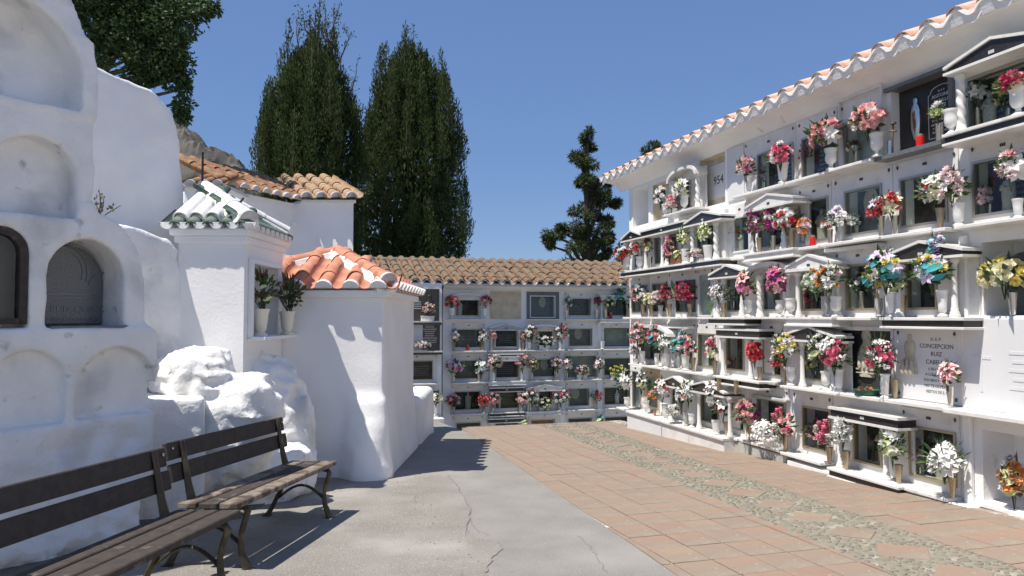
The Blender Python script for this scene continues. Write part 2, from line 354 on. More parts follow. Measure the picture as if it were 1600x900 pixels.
# earth along the foot of the old vault
mb = MB(); rr = random.Random(3); L_ = []; R_ = []
for i in range(26):
    t = i / 25; c = K(-2.75 + .42 * t, 3.6 + 2.9 * t, 0); L_.append((c.x - .7, c.y)); R_.append((c.x + .16 + rr.uniform(-.05, .09), c.y + rr.uniform(-.03, .03)))
mb.slab(R_ + L_[::-1], lambda p: zp(*p[:2]) - .02, lambda p: zp(*p[:2]) + .024)
tag(mb.obj('earth_strip', 'earth'), kind='structure')
# tiled terrace
mb = MB(); mb.slab([(bX(-12) , -12), (5.6, -12), (5.6, 12.52), (bX(12.4), 12.38)], -1.7, lambda p: zf(*p[:2]) - .007)  # unseen near end extended behind the camera to bounce light back
terrace = tag(mb.obj('terrace', 'joint_mortar'), kind='structure')
def cX(Y): return 3.82 + .0695 * (Y - 4.11)
mb = MB(); mb.add([(cX(y) + s * .44, y, zf(0, y) - .003) for y in (-12, 12.42) for s in (-1, 1)], [(0, 1, 3, 2)])
mb.obj('cobble_bed', 'pebble_mortar', terrace)
TW, TL = .28, .325; rr = random.Random(11); cand = []
for i in range(13):
    for j in range(-4, 40):
        x1 = 5.33 - i * TW; y0 = .02 + j * TL
        g = .006; p = [(x1 - TW + g + rr.uniform(-.003, .003), y0 + g + rr.uniform(-.003, .003)), (x1 - g + rr.uniform(-.003, .003), y0 + g + rr.uniform(-.003, .003)),
                       (x1 - g + rr.uniform(-.003, .003), y0 + TL - g), (x1 - TW + g, y0 + TL - g + rr.uniform(-.003, .003))]
        p = clip(p, lambda q: q[0] - bX(q[1]) - .004); p = clip(p, lambda q: 12.40 - q[1]) if p else p
        for s in (-1, 1):
            q = clip(p, lambda t: s * (t[0] - cX(t[1])) - .40) if p else p
            if len(q) >= 3:
                ar = abs(sum(q[k][0] * q[(k + 1) % len(q)][1] - q[(k + 1) % len(q)][0] * q[k][1] for k in range(len(q)))) / 2
                if ar > .004: cand.append((q, y0))
for j in range(26):                                   # the diamonds set in the pebble band
    y = .55 + j * .497; c = cX(y); h_ = .20 + rr.uniform(-.015, .02); a = math.radians(8 + rr.uniform(-8, 8))
    q = [(c + h_ * math.cos(a + k * math.pi / 2 - .2) * 1.02, y + h_ * math.sin(a + k * math.pi / 2 - .2)) for k in range(4)]
    if y < 12.2: cand.append((q, y))
def tile(mb, q, zt):
    n = len(q); cxx = sum(p[0] for p in q) / n; cyy = sum(p[1] for p in q) / n
    q2 = [(cxx + (p[0] - cxx) * .965, cyy + (p[1] - cyy) * .965) for p in q]
    vs = [(p[0], p[1], zf(*p) + zt) for p in q2] + [(p[0], p[1], zf(*p) + zt - .004) for p in q] + [(p[0], p[1], zf(*p) - .012) for p in q]
    mb.add(vs, [tuple(range(n))] + [(r * n + i, (r + 1) * n + i, (r + 1) * n + (i + 1) % n, r * n + (i + 1) % n) for r in (0, 1) for i in range(n)], rr.random() * .999)
cand.sort(key=lambda t: (t[1] < 2.6, t[1])); rest = MB()
for k, (q, y0) in enumerate(cand):
    zt = .003 + rr.uniform(-.0015, .003)
    if k < 298:
        c = (sum(p[0] for p in q) / len(q), sum(p[1] for p in q) / len(q)); m_ = MB((c[0], c[1], zf(*c))); tile(m_, q, zt); m_.obj('floor_tile', 'floor_tile', terrace, loc=(c[0], c[1], zf(*c)))
    else: tile(rest, q, zt)
if rest.v: rest.obj('floor_tiles', 'floor_tile', terrace, kind='stuff')
peb = []; tries = 0; dia = [(cX(.55 + j * .497), .55 + j * .497) for j in range(25)]
cells = {}
while tries < 26000:
    tries += 1; y = rr.uniform(.3, 12.35); x = cX(y) + rr.uniform(-.41, .41); a = rr.choice((.018, .024, .03, .036, .05)) * rr.uniform(.8, 1.25)
    if any(abs(x - dx) + abs(y - dy) < .225 + a * .7 for dx, dy in dia): continue
    ky = int(y / .12); ok = True
    for kk in (ky - 1, ky, ky + 1):
        for (px_, py_, pa) in cells.get(kk, ()):
            if (px_ - x) ** 2 + (py_ - y) ** 2 < ((pa + a) * .86) ** 2: ok = False; break
        if not ok: break
    if ok: cells.setdefault(ky, []).append((x, y, a)); peb.append((y, x, a))
peb.sort(key=lambda p: (p[0] < 3, p[0])); rest = MB()
for k, (y, x, a) in enumerate(peb):
    m_ = MB((x, y, zf(x, y))) if k < 290 else rest; th = rr.uniform(0, 3.14); el = rr.uniform(.5, .95); n = 7
    ring = [(a * math.cos(6.283 * i / n) * rr.uniform(.85, 1.1), a * el * math.sin(6.283 * i / n) * rr.uniform(.85, 1.1)) for i in range(n)]
    ring = [(x + p[0] * math.cos(th) - p[1] * math.sin(th), y + p[0] * math.sin(th) + p[1] * math.cos(th)) for p in ring]
    z = zf(x, y); t = rr.uniform(.003, .008)
    vs = [(x + (p[0] - x) * .7, y + (p[1] - y) * .7, z + t) for p in ring] + [(p[0], p[1], z - .004) for p in ring]
    m_.add(vs, [tuple(range(n))] + [(i, n + i, n + (i + 1) % n, (i + 1) % n) for i in range(n)], rr.random() * .999)
    if k < 290: m_.obj('pebble', 'pebble_stone', terrace, loc=(x, y, z))
rest.obj('pebbles', 'pebble_stone', terrace, kind='stuff')
gr = MB(); rr = random.Random(9)
for _ in range(2600):
    q = K(rr.uniform(-2.2, -.1), rr.uniform(3.6, 7.6), 0); a = rr.choice((.004, .005, .006, .009)) * rr.uniform(.7, 1.4); t = rr.uniform(0, 3); z = zp(q.x, q.y) + .006
    if q.x > 1.1: continue
    gr.add([(q.x + a * math.cos(t + k * 2.1), q.y + a * math.sin(t + k * 2.1), z) for k in range(3)] + [(q.x, q.y, z + a * .8)], [(0, 1, 3), (1, 2, 3), (2, 0, 3)], rr.random() * .99)
gr.obj('grit', 'pebble_stone', path, kind='stuff')
# lower path behind the terrace
mb = MB(); mb.box(-8, 14, 12.3, 17.9, -2.0, -1.62); tag(mb.obj('lower_path', 'concrete_worn'), kind='structure')
# rocky hill far behind
mb = MB(); vs = []; fs = []; n = 110
hc = Kpx(262, 235, 75); fw = Vector((sn, cs, 0)); rt = Vector((cs, -sn, 0))
for j in range(n + 1):
    for i in range(n + 1):
        x = -18 + 34 * i / n; y = -10 + 26 * j / n
        prof = 24.0 - max(0, x + 1.5) * .62 - max(0, -x - 2) * .12 if x < 8 else 18.1 - (x - 8) * 2.2
        z = (prof + 3.0) * math.exp(-((y - 3) / 9.) ** 2) - 4 + 2.6 * float(vnoise(np.array(x / 3.), np.array(y / 3.), np.array(2.))) + 1.3 * abs(float(vnoise(np.array(x / .55), np.array(y / .55), np.array(8.)))) + 1.1 * float(vnoise(np.array(x / 1.1), np.array(y / 1.1), np.array(5.)))
        p = Vector((hc.x, hc.y, 0)) + rt * x + fw * y; vs.append((p.x, p.y, z))
for j in range(n):
    for i in range(n): fs.append((j * (n + 1) + i, j * (n + 1) + i + 1, (j + 1) * (n + 1) + i + 1, (j + 1) * (n + 1) + i))
mb.add(vs, fs); tag(mb.obj('hill', 'rock'), kind='structure')

# ------------------------------------------------------------------ roof tiles
def barrel(L, r0, r1, m, seg=7, th=.014, name='roof_tile', rise=.85):
    mb = MB(); vs = []; fs = []
    for k, (y, r) in enumerate(((0, r0), (L, r1))):
        for t in (0, th):
            for i in range(seg + 1):
                a = math.pi * i / seg; vs.append(((r - t) * math.cos(a), y, (r - t) * math.sin(a) * rise))
    n = seg + 1
    for i in range(seg):
        fs += [(i, i + 1, 2 * n + i + 1, 2 * n + i), (n + i + 1, n + i, 3 * n + i, 3 * n + i + 1), (i, n + i, n + i + 1, i + 1), (2 * n + i + 1, 3 * n + i + 1, 3 * n + i, 2 * n + i)]
    mb.add(vs, fs); me = mb.mesh(name, m); smooth_mesh(me, .7); return me
def basis(x, y, z, p):
    m = Matrix.Identity(4)
    for i, v in enumerate((x, y, z)):
        for j in range(3): m[j][i] = v[j]
    for j in range(3): m[j][3] = p[j]
    return m
def tiled(parent, A, B, D, cols, rows, m, mbed, r=None, skip=None, seed=0, budget=300, channels='stuff', inv=None, jit=.008, cap=None, keep=None):
    """cover and channel tiles on the plane A (eave left), B (eave right), D (top left), in the parent's own coordinates"""
    A, B, D = Vector(A), Vector(B), Vector(D); R = random.Random(seed); U = (B - A) / cols; V = (D - A) / rows
    x = U.normalized(); y = V.normalized(); z = x.cross(y).normalized(); x2 = y.cross(z)
    r = r or U.length * .36; L = V.length * 1.12; cov = barrel(L, r, r * .86, m); cha = barrel(L, r * 1.05, r * .9, m)
    st = MB(); cnt = 0
    def put_tile(me, mx):
        nonlocal cnt
        if cnt < budget:
            o = put('roof_tile', me, parent); o.matrix_local = mx; cnt += 1
        else:
            st.add([tuple(mx @ v.co) for v in me.vertices], [tuple(p.vertices) for p in me.polygons], R.random() * .99)
    chl = []
    for i in range(cols + 1):
        for j in range(rows):
            if i < cols and not (skip and skip((i + .5) / cols, (j + .3) / rows)):
                p = A + U * (i + .5) + V * j + z * (r * .30 + .012 * (j % 2)) + x * R.uniform(-jit, jit)
                mx = basis(x2, y, z, p) @ Matrix.Rotation(R.uniform(-.03, .03), 4, 'Z') @ Matrix.Rotation(R.uniform(.0, .035), 4, 'X'); put_tile(cov, mx)
            if not (skip and skip(min(.999, max(.001, i / cols)), (j + .3) / rows)):
                p = A + U * i + V * j + z * (r * .80 + .006 * (j % 2)); chl.append(basis(-x2, y, -z, p))
    for mx in chl: (put_tile(cha, mx) if channels == 'parts' else st.add([tuple(mx @ v.co) for v in cha.vertices], [tuple(p.vertices) for p in cha.polygons], R.random() * .99))
    if st.v:
        me = st.mesh('channel_tiles', m); smooth_mesh(me, .7); put('channel_tiles', me, parent, kind='stuff')
    if mbed is not None:
        C4 = B + (D - A); bed = MB(); q = [A, B, C4, D] if keep is None else [A + (B - A) * a + (D - A) * b for a, b in keep]
        n = len(q); bed.add([tuple(v - z * .0) for v in q] + [tuple(v - z * .06) for v in q], [tuple(range(n)), tuple(range(2 * n - 1, n - 1, -1))] + [(i, n + i, n + (i + 1) % n, (i + 1) % n) for i in range(n)])
        bed.obj('roof_bed', mbed, parent)
    if cap:
        for i in range(cols):
            c_ = MB(); n = 8; ring = [(r * 1.05 * math.cos(math.pi * k / n), r * .95 * math.sin(math.pi * k / n)) for k in range(n + 1)]
            c_.prism(ring, -.025, .02); o = c_.obj('mortar_cap', cap, parent); o.matrix_local = basis(x2, y, z, A + U * (i + .5) + z * r * .25)
    return x2, y, z
def wave_edge(parent, u0, u1, n, y, z, amp, th, dep, m, seed=0, rag=0.):
    """whitewashed mortar following the tile ends along an eave"""
    R = random.Random(seed); mb = MB(); N = n * 12; vs = []; fs = []
    for i in range(N + 1):
        t = i / N; u = u0 + (u1 - u0) * t; ph = 2 * math.pi * n * t
        zz = z - amp * math.cos(ph) + R.uniform(-.004, .004); tt = th * (1 + .35 * R.uniform(-1, 1)) + max(0, -math.cos(ph)) * rag
        vs += [(u, y, zz + tt / 2), (u, y, zz - tt / 2), (u, y + dep, zz + tt / 2), (u, y + dep, zz - tt / 2)]
    for i in range(N):
        a = i * 4; b = a + 4; fs += [(a + 1, b + 1, b, a), (a, b, b + 2, a + 2), (a + 3, b + 3, b + 1, a + 1), (a + 2, b + 2, b + 3, a + 3)]
    mb.add(vs, fs); return mb.obj('mortar_edge', m, parent, smooth=.9)
# ------------------------------------------------------------------ niche walls
_cache = {}
def cached(key, fn):
    if key not in _cache: _cache[key] = fn()
    return _cache[key]
COLP = [(.046, 0), (.046, .022), (.038, .028), (.040, .045), (.030, .055), (.032, .075), (.026, .09), (.0235, .40), (.028, .415), (.024, .425), (.030, .45), (.043, .475), (.046, .478), (.046, .50)]
ORNP = [(.05, 0), (.05, .03), (.036, .05), (.042, .075), (.028, .10), (.034, .15), (.024, .20), (.022, .27), (.032, .33), (.022, .37), (.028, .42), (.040, .46), (.048, .475), (.048, .50)]
def twist_prof():
    p = [(.048, 0), (.048, .03), (.040, .04), (.036, .06)]
    p += [(.031, .07 + .0135 * i) for i in range(25)]
    return p + [(.034, .42), (.030, .43), (.044, .47), (.047, .475), (.047, .50)]
def column_mesh(kind):
    mb = MB()
    if kind == 'twist': mb.lathe(twist_prof(), seg=14, fn=lambda a, z: 1 + (.24 * math.cos(2 * a + z * 62) if .065 < z < .40 else 0))
    elif kind == 'ornate': mb.lathe(ORNP, seg=12)
    else: mb.lathe(COLP, seg=12)
    return mb.mesh('column', 'marble', .9)
R1 = random.Random(31)
class Wall:
    def __init__(s, name, loc, rz, label, cat, toU):
        s.E = thing(name, loc, rz, label, cat); s.toU = toU; s.op = {}; s.loc = Vector(loc); s.rz = rz
    def u(s, px, z, y=0.): return s.toU(px, z, y)
    def world(s, u, y, z): return s.loc + Matrix.Rotation(s.rz, 3, 'Z') @ Vector((u, y, z))
def window(p, u0, u1, z0, z1, fm='window_metal', slab='dark_slab', fw=.022, slab_y=.15, pane=True):
    f = MB()
    f.box(u0 - fw, u0, -.026, .03, z0 - fw, z1 + fw); f.box(u1, u1 + fw, -.026, .03, z0 - fw, z1 + fw)
    f.box(u0, u1, -.026, .03, z1, z1 + fw); f.box(u0, u1, -.026, .03, z0 - fw, z0); f.obj('window_frame', fm, p)
    if slab: MB().box(u0 - .03, u1 + .03, slab_y, slab_y + .03, z0 - .03, z1 + .03).obj('gravestone', slab, p)
    if slab in ('black_stone', 'blue_slab', 'granite_grey', 'dark_slab') and R1.random() < .7:
        q_ = MB(); cxx = (u0 + u1) / 2 + R1.uniform(-.05, .08); zz = z1 - R1.uniform(.10, .16)
        while zz > z0 + .07:
            hw = R1.uniform(.25, .42) * (u1 - u0); x = cxx - hw
            while x < cxx + hw: wd = R1.uniform(.012, .022); q_.box(x, x + wd, slab_y - .0025, slab_y + .0005, zz - .022, zz); x += wd + R1.choice((.007, .007, .02))
            zz -= R1.uniform(.042, .056)
        q_.obj('inscription', 'engraving', p, kind='stuff')
    if pane: MB().box(u0 + .001, u1 - .001, -.004, .001, z0 + .001, z1 - .001).obj('glass_pane', 'glass', p)
def rosette(p, u, z):
    me = cached('ros', lambda: MB().prism([(0, -.02), (.012, 0), (0, .02), (-.012, 0)], -.008, 0).mesh('rosette', 'window_dark')); put('rosette', me, p, (u, -.016, z))
def plate(p, u, z, y, k, col='window_dark'):
    mb = MB(); R = random.Random(k)
    for i in range(3): mb.box(u - .026 + i * .018, u - .013 + i * .018, y - .004, y, z - .013, z + .013)
    mb.obj('number_plate', col, p)
R0 = random.Random(21)
def slabline(mb, u0, z0, u1, z1, th, y0, y1):
    mb.prism([(u0, z0), (u1, z1), (u1, z1 + th), (u0, z0 + th)], y0, y1)
FI = [0]
def fac(W, *a_, **k_):
    # each front sits a hair off its neighbours so that no two faces share a plane
    p = fac_(W, *a_, **k_); FI[0] += 1; e = .0014 * (FI[0] % 4)
    if p: p.location = (0, -e, -e)
    return p
def fac_(W, row, a, b, style, ph=.77, win=None, slab='dark_slab', fm='window_metal', cols='plain', pr=.22, oh=.66, ledge=.19, sur='marble', ros=True, wz=(.09, .52), colx=None, u=None, base=True, pane=True, lm=None, num=True):
    z0 = W.rows[row]; zc = z0 + .35
    proj = style[0] in 'PFA' and style != 'frame'
    yy = -pr if proj else 0
    ua, ub = u if u else (W.u(a, zc, yy), W.u(b, zc, yy))
    sc = ph / .77
    if win and not u: wa, wb = W.u(win[0], zc, 0), W.u(win[1], zc, 0)
    elif win: wa, wb = win
    else: wa, wb = (ua + .10, ub - .10)
    w0, w1 = z0 + wz[0] * sc, z0 + wz[1] * sc
    mid = (ua + ub) / 2
    if style == 'empty':
        W.op.setdefault(row, []).append((wa, wb, z0 + .01, z0 + oh * sc)); return None
    if style == 'slab':                        # a plain stone closing the niche
        p = MB().box(ua, ub, -.02, .0, z0, z0 + .70 * sc).obj('niche_slab', slab, W.E, bevel=.004)
        if ledge: MB().box(ua - .01, ub + .01, -ledge, -.0, z0 - .036, z0 - .001).obj('ledge', lm or 'marble', p, bevel=.005)
        return p
    W.op.setdefault(row, []).append((wa - .02, wb + .02, w0 - .02, w1 + .02))
    f = MB(); top = z0 + (.70 if not proj else .60) * sc; t = -.014; fw = .018
    sa, sb = (ua + .012, ub - .012) if not proj else (min(wa - .05, ua + .03), max(wb + .05, ub - .03))
    f.box(sa, wa - fw, t, .004, z0, top); f.box(wb + fw, sb, t, .004, z0, top); f.box(wa - fw, wb + fw, t, .004, w1 + fw, top); f.box(wa - fw, wb + fw, t, .004, z0, w0 - fw)
    p = f.obj('niche_surround', sur, W.E); window(p, wa, wb, w0, w1, fm, slab, pane=pane)
    k = R0.random()
    if not proj:
        if ros and sb - sa > .45 * sc:
            for uu in (sa + .035, sb - .035): rosette(p, uu, top - .05 * sc)
        if num: plate(p, mid, (w1 + top) / 2 + .02, t - .0005, k)
        MB().box(ua, ub, -ledge, 0.002, z0 - .034, z0 - .001).obj('ledge', lm or 'marble', p, bevel=.006)
        return p
    black = style[1] == 'b'; bm_ = 'black_stone' if black else sur
    ze = z0 + .50 * sc; cs_ = [ua + .065, ub - .065] if colx is None else [W.u(c, zc, -pr + .06) for c in colx]
    for i, c in enumerate(cs_):
        kd = cols if isinstance(cols, str) else cols[i]
        o = put('column', cached('col' + kd, lambda: column_mesh(kd)), p, (c, -pr + .075, z0)); o.scale = (1, 1, sc * .995)
    e = MB(); e.box(ua - .02, ub + .02, -pr - .02, -.016, ze, ze + .022)
    if style[0] == 'F':
        e.box(ua - .02, ub + .02, -pr - .02, -.016, ze + .095, ze + .122)
        MB().box(ua, ub, -pr, -.017, ze + .026, ze + .095).obj('frieze', bm_, p)
    elif style[0] == 'P':
        h = .105 * sc if ub - ua > .5 else .085
        poly = [(ua, ze + .026), (ub, ze + .026), (ub, ze + .05), (mid, ze + .05 + h), (ua, ze + .05)]
        MB().prism(poly, -pr, -.017).obj('pediment', bm_, p)
        e.prism([(ua - .02, ze + .0505), (mid, ze + .0505 + h), (mid, ze + .075 + h), (ua - .02, ze + .075)], -pr - .02, -.016)
        e.prism([(mid, ze + .0505 + h), (ub + .02, ze + .0505), (ub + .02, ze + .075), (mid, ze + .075 + h)], -pr - .02, -.016)
    else:                                       # rounded hood
        h = .12 * sc; n = 14; half = (ub - ua) / 2 + .02
        out = [(mid - half * math.cos(math.pi * i / n), ze - .03 + (h + .06) * math.sin(math.pi * i / n) ** .8) for i in range(n + 1)]
        inn = [(mid - (half - .05) * math.cos(math.pi * i / n), ze - .03 + (h + .01) * math.sin(math.pi * i / n) ** .8) for i in range(n + 1)]
        e = MB()
        for i in range(n): e.prism([inn[i], inn[i + 1], out[i + 1], out[i]], -pr - .01, -.016)
        MB().prism([(q[0], q[1] - .001) for q in inn][::-1], -.06, -.018).obj('tympanum', sur, p)
    e.obj('cornice', 'marble', p)
    if style[0] != 'A' and num: plate(p, mid, ze + .06, -pr - .001, k, 'lettering_silver' if black else 'window_dark')
    b_ = MB(); b_.box(ua - .03, ub + .03, -pr - .04, .001, z0 - .028, z0 - .001)
    if base and style[0] != 'A':
        b_.box(ua - .03, ub + .03, -pr - .04, .001, z0 - .105, z0 - .082)
        MB().box(ua - .015, ub + .015, -pr - .02, .0, z0 - .082, z0 - .028).obj('base_band', bm_, p)
    b_.obj('ledge', 'marble', p, bevel=.004)
    return p
def build_body(W, uL, uR, zbot, ztop, m, depth=.34, back=1.2, lining='whitewash'):
    mb = MB(); mb.box(uL, uR, depth, back, zbot, ztop)
    rows = sorted(W.rows); edges = [zbot] + rows[1:] + [ztop]; edges = [zbot] + rows[1:] + [ztop]
    for i, z0 in enumerate(rows):
        lo = zbot if i == 0 else z0 - .0; hi = rows[i + 1] if i + 1 < len(rows) else ztop
        ridx = W.rows.index(z0); cur = uL
        for (a, b, c, d) in sorted(W.op.get(ridx, [])):
            a = max(a, cur); b = min(max(b, a + .001), uR)
            if a > cur: mb.box(cur, a, 0, depth, lo, hi)
            mb.box(a, b, 0, depth, d, hi)
            if c > lo: mb.box(a, b, 0, depth, lo, c)
            cur = b
        if cur < uR: mb.box(cur, uR, 0, depth, lo, hi)
    return mb.obj('wall_body', m, W.E)

# right wall of niches
XR = 5.46
RW = Wall('niche_wall', (XR, 0, 0), -math.pi / 2, 'long white wall of burial niches on the right with tiled eave', 'burial wall', lambda px, z, y: -Yon(px, XR + y, z))
RW.rows = [3.14, 2.37, 1.60, .83, .06]
# top row
fac(RW, 0, 0, 0, 'empty', u=(0, 0), win=(RW.u(989, 3.5), RW.u(1013, 3.5)))
fac(RW, 0, 0, 0, 'empty', u=(0, 0), win=(RW.u(1020, 3.5), RW.u(1046, 3.5)), oh=.60)
p = fac(RW, 0, 1043, 1087, 'Aw', win=(1056, 1080), cols='twist', pr=.20, slab='granite_grey')
fac(RW, 0, 0, 0, 'empty', u=(0, 0), win=(RW.u(1093, 3.5), RW.u(1133, 3.5)), oh=.70)
fac(RW, 0, 1138, 1164, 'slab', slab='white_panel', ledge=0)
p = fac(RW, 0, 1165, 1246, 'frame', win=(1187, 1240), wz=(.03, .47), ledge=.20)
p = fac(RW, 0, 1248, 1312, 'frame', win=(1257, 1308), wz=(.03, .47), ledge=.19)
p = fac(RW, 0, 1314, 1386, 'frame', win=(1322, 1374), wz=(.03, .47), ledge=.20, slab='pale_slab')
hood = MB(); ua, ub = RW.u(1316, 3.5), RW.u(1386, 3.5); hood.box(ua, ub, -.06, .0, 3.855, 3.885); hood.box(ub - .03, ub, -.06, .0, 3.14, 3.855); hood.box(ua, ua + .02, -.05, .0, 3.50, 3.855); hood.obj('frame_moulding', 'marble', p)
# black lettered stone, deep set
ua, ub = RW.u(1390, 3.5), RW.u(1490, 3.5)
RW.op[0].append((ua + .02, ub - .02, 3.15, 3.80))
p = MB().box(ua + .02, ub - .02, .10, .14, 3.13, 3.82).obj('niche_slab', 'black_stone', RW.E); tag(p, 'black polished stone with silver lettering and a figure')
f = MB(); f.box(ua - .02, ub, -.05, .10, 3.78, 3.815); f.box(ub - .02, ub + .02, -.04, .10, 3.14, 3.78); f.box(ua - .04, ub + .01, -.16, .10, 3.10, 3.138); f.obj('stone_border', 'granite_grey', p)
tu = ua + (ub - ua) * .70; tw = (ub - ua) * .20
ln = MB(); n = 12; arc = [(tu - tw * math.cos(math.pi * i / n) * .82, 3.66 + .055 * math.sin(math.pi * i / n)) for i in range(n + 1)]
path_ = [(tu - tw, 3.24), (tu - tw, 3.64)] + [(tu - tw * .82, 3.655)] + arc + [(tu + tw * .82, 3.655), (tu + tw, 3.64), (tu + tw, 3.24), (tu - tw, 3.24)]
for a_, b_ in zip(path_, path_[1:]):
    d = Vector((b_[0] - a_[0], b_[1] - a_[1])).normalized() * .0022; nn = (-d[1], d[0])
    ln.prism([(a_[0] - nn[0], a_[1] - nn[1]), (b_[0] - nn[0], b_[1] - nn[1]), (b_[0] + nn[0], b_[1] + nn[1]), (a_[0] + nn[0], a_[1] + nn[1])], .097, .101)
ln.obj('engraved_border', 'lettering_silver', p)
for i, (t, s_) in enumerate((('D. E. P.', .026), ('ANTONIO', .046), ('PADILLA', .044), ('RUIZ', .044), ('† 28 - 12 - 2011', .028), ('A LOS 58 AÑOS', .030), ('TU ESPOSA, HIJOS', .028), ('NIETOS, HERMANOS', .026), ('Y DEMAS FAMILIA', .026), ('NO TE OLVIDAN', .028))):
    text(t, s_, 'lettering_silver', p, tu, .0985, 3.655 - [0, .05, .098, .146, .19, .228, .266, .302, .338, .374][i], depth=.001)
vg = MB(); vg.lathe([(.015, 0), (.030, .02), (.055, .10), (.062, .20), (.056, .28), (.048, .32), (.024, .345), (.030, .375), (.026, .40), (.008, .415)], seg=10, sy=.35); vg.obj('silver_figure', 'chrome', p, loc=(ua + (ub - ua) * .30, .095, 3.27), smooth=True)
fac(RW, 0, 1480, 1632, 'Pb', win=(1516, 1632), cols='twist', pr=.24, wz=(.02, .47), colx=(1499, 1617))
# second row
fac(RW, 1, 972, 1001, 'Pb', win=(995, 1004), pr=.22, cols='plain', colx=(979, 998))
fac(RW, 1, 1001, 1071, 'Fb', win=(1026, 1060), pr=.22, cols=('plain', 'plain', 'twist'), colx=(1008, 1034, 1041))
fac(RW, 1, 1071, 1127, 'Pb', win=(1092, 1117), pr=.22, cols='twist', colx=(1081, 1117))
fac(RW, 1, 1141, 1175, 'frame', win=(1146, 1172), ledge=.10, ros=False, fm='white_panel')
fac(RW, 1, 1166, 1240, 'Pw', win=(1188, 1232), pr=.24, cols='ornate', colx=(1175, 1223))
fac(RW, 1, 1249, 1302, 'frame', win=(1253, 1295), ledge=.20, slab='granite_grey')
fac(RW, 1, 1304, 1398, 'frame', win=(1324, 1378), ledge=.20, slab='blue_slab')
fac(RW, 1, 1400, 1502, 'frame', win=(1411, 1480), ledge=.19, slab='black_stone')
fac(RW, 1, 1516, 1632, 'frame', win=(1526, 1625), ledge=.19, slab='dark_slab')
# third row
fac(RW, 2, 986, 1016, 'frame', win=(990, 1012), ledge=.16, slab='black_stone', ros=False)
fac(RW, 2, 1018, 1044, 'frame', win=(1022, 1042), ledge=.18, ros=False)
fac(RW, 2, 1046, 1092, 'frame', win=(1059, 1087), ledge=.2, fm='window_dark')
fac(RW, 2, 1093, 1114, 'frame', win=(1094, 1113), ledge=.05, ros=False, wz=(.03, .6), slab='pale_slab', fm='white_panel')
fac(RW, 2, 1110, 1164, 'Pb', win=(1139, 1160), pr=.22, cols='ornate', colx=(1120, 1158), fm='window_gilt')
fac(RW, 2, 1164, 1234, 'Aw', win=(1196, 1222), pr=.22, cols=('twist', 'ornate'), colx=(1185, 1229), slab='blue_slab')
fac(RW, 2, 1231, 1300, 'Pw', win=(1256, 1291), pr=.22, cols='plain', colx=(1245, 1306), fm='window_gilt')
p = fac(RW, 2, 1306, 1384, 'frame', win=(1326, 1372), ledge=.19, fm='window_gilt')
MB().box(RW.u(1302, 2.3), RW.u(1386, 2.3), -.12, .0, 2.285, 2.325).obj('hood_moulding', 'marble', p, bevel=.008)
fac(RW, 2, 1382, 1505, 'Pb', win=(1421, 1464), pr=.22, cols='plain', colx=(1402, 1489), fm='window_gilt')
fac(RW, 2, 0, 0, 'empty', u=(0, 0), win=(RW.u(1536, 1.9), RW.u(1640, 1.9)), oh=.62)
# fourth row
p = fac(RW, 3, 986, 1042, 'Aw', win=(1004, 1034), pr=.22, cols='plain')
p = fac(RW, 3, 1044, 1090, 'frame', win=(1052, 1084), ledge=.19, fm='white_panel')
MB().box(RW.u(1040, 1.45), RW.u(1089, 1.45), -.14, .0, 1.43, 1.47).obj('hood_moulding', 'marble', p, bevel=.006)
fac(RW, 3, 1090, 1124, 'frame', win=(1094, 1119), ledge=.19, fm='window_gilt', ros=True)
fac(RW, 3, 1119, 1187, 'Fb', win=(1138, 1163), pr=.22, cols='plain', colx=(1128, 1171), fm='window_gilt')
fac(RW, 3, 1190, 1226, 'frame', win=(1195, 1222), ledge=.14, lm='pale_slab', wz=(.08, .55), ros=False)
fac(RW, 3, 1225, 1307, 'Pb', win=(1256, 1291), pr=.22, cols='plain', colx=(1252, 1300), slab='pale_slab', fm='window_gilt', base=False)
ua, ub = RW.u(1316, 1.2), RW.u(1394, 1.2); RW.op[3].append((ua, ub, .84, 1.46))
p = MB().box(ua, ub, .06, .09, .83, 1.47).obj('niche_slab', 'dark_slab', RW.E)
f = MB(); f.box(ua - .05, ua, -.015, .06, .83, 1.47); f.box(ub, ub + .03, -.015, .06, .83, 1.47); f.box(ua - .06, ub + .05, -.05, .06, 1.47, 1.50); f.obj('stone_border', 'marble', p); MB().box(ua - .07, ub + .06, -.22, .06, .794, .829).obj('ledge', 'marble', p, bevel=.006)
uc = ua + (ub - ua) * .42; rel = MB(); rel.lathe([(.10, 0), (.105, .02), (.10, .03), (.10, .06), (.085, .07), (.12, .11), (.13, .17), (.115, .24), (.085, .30), (.055, .335), (.048, .36), (.058, .385), (.066, .42), (.055, .46), (.02, .48)], seg=14, sy=.30); rel.box(-.12, .12, -.03, 0, .07, .085); rel.box(-.12, .12, -.03, 0, .035, .045)
for k in (-1, 0, 1): rel.lathe([(.02, 0), (.026, .03), (.02, .08), (.012, .09), (.018, .11), (.004, .13)], c=(k * .06, -.03, .09), seg=8)
rel.obj('carved_relief', 'stone_carving', p, loc=(uc, .055, .99), smooth=.8)
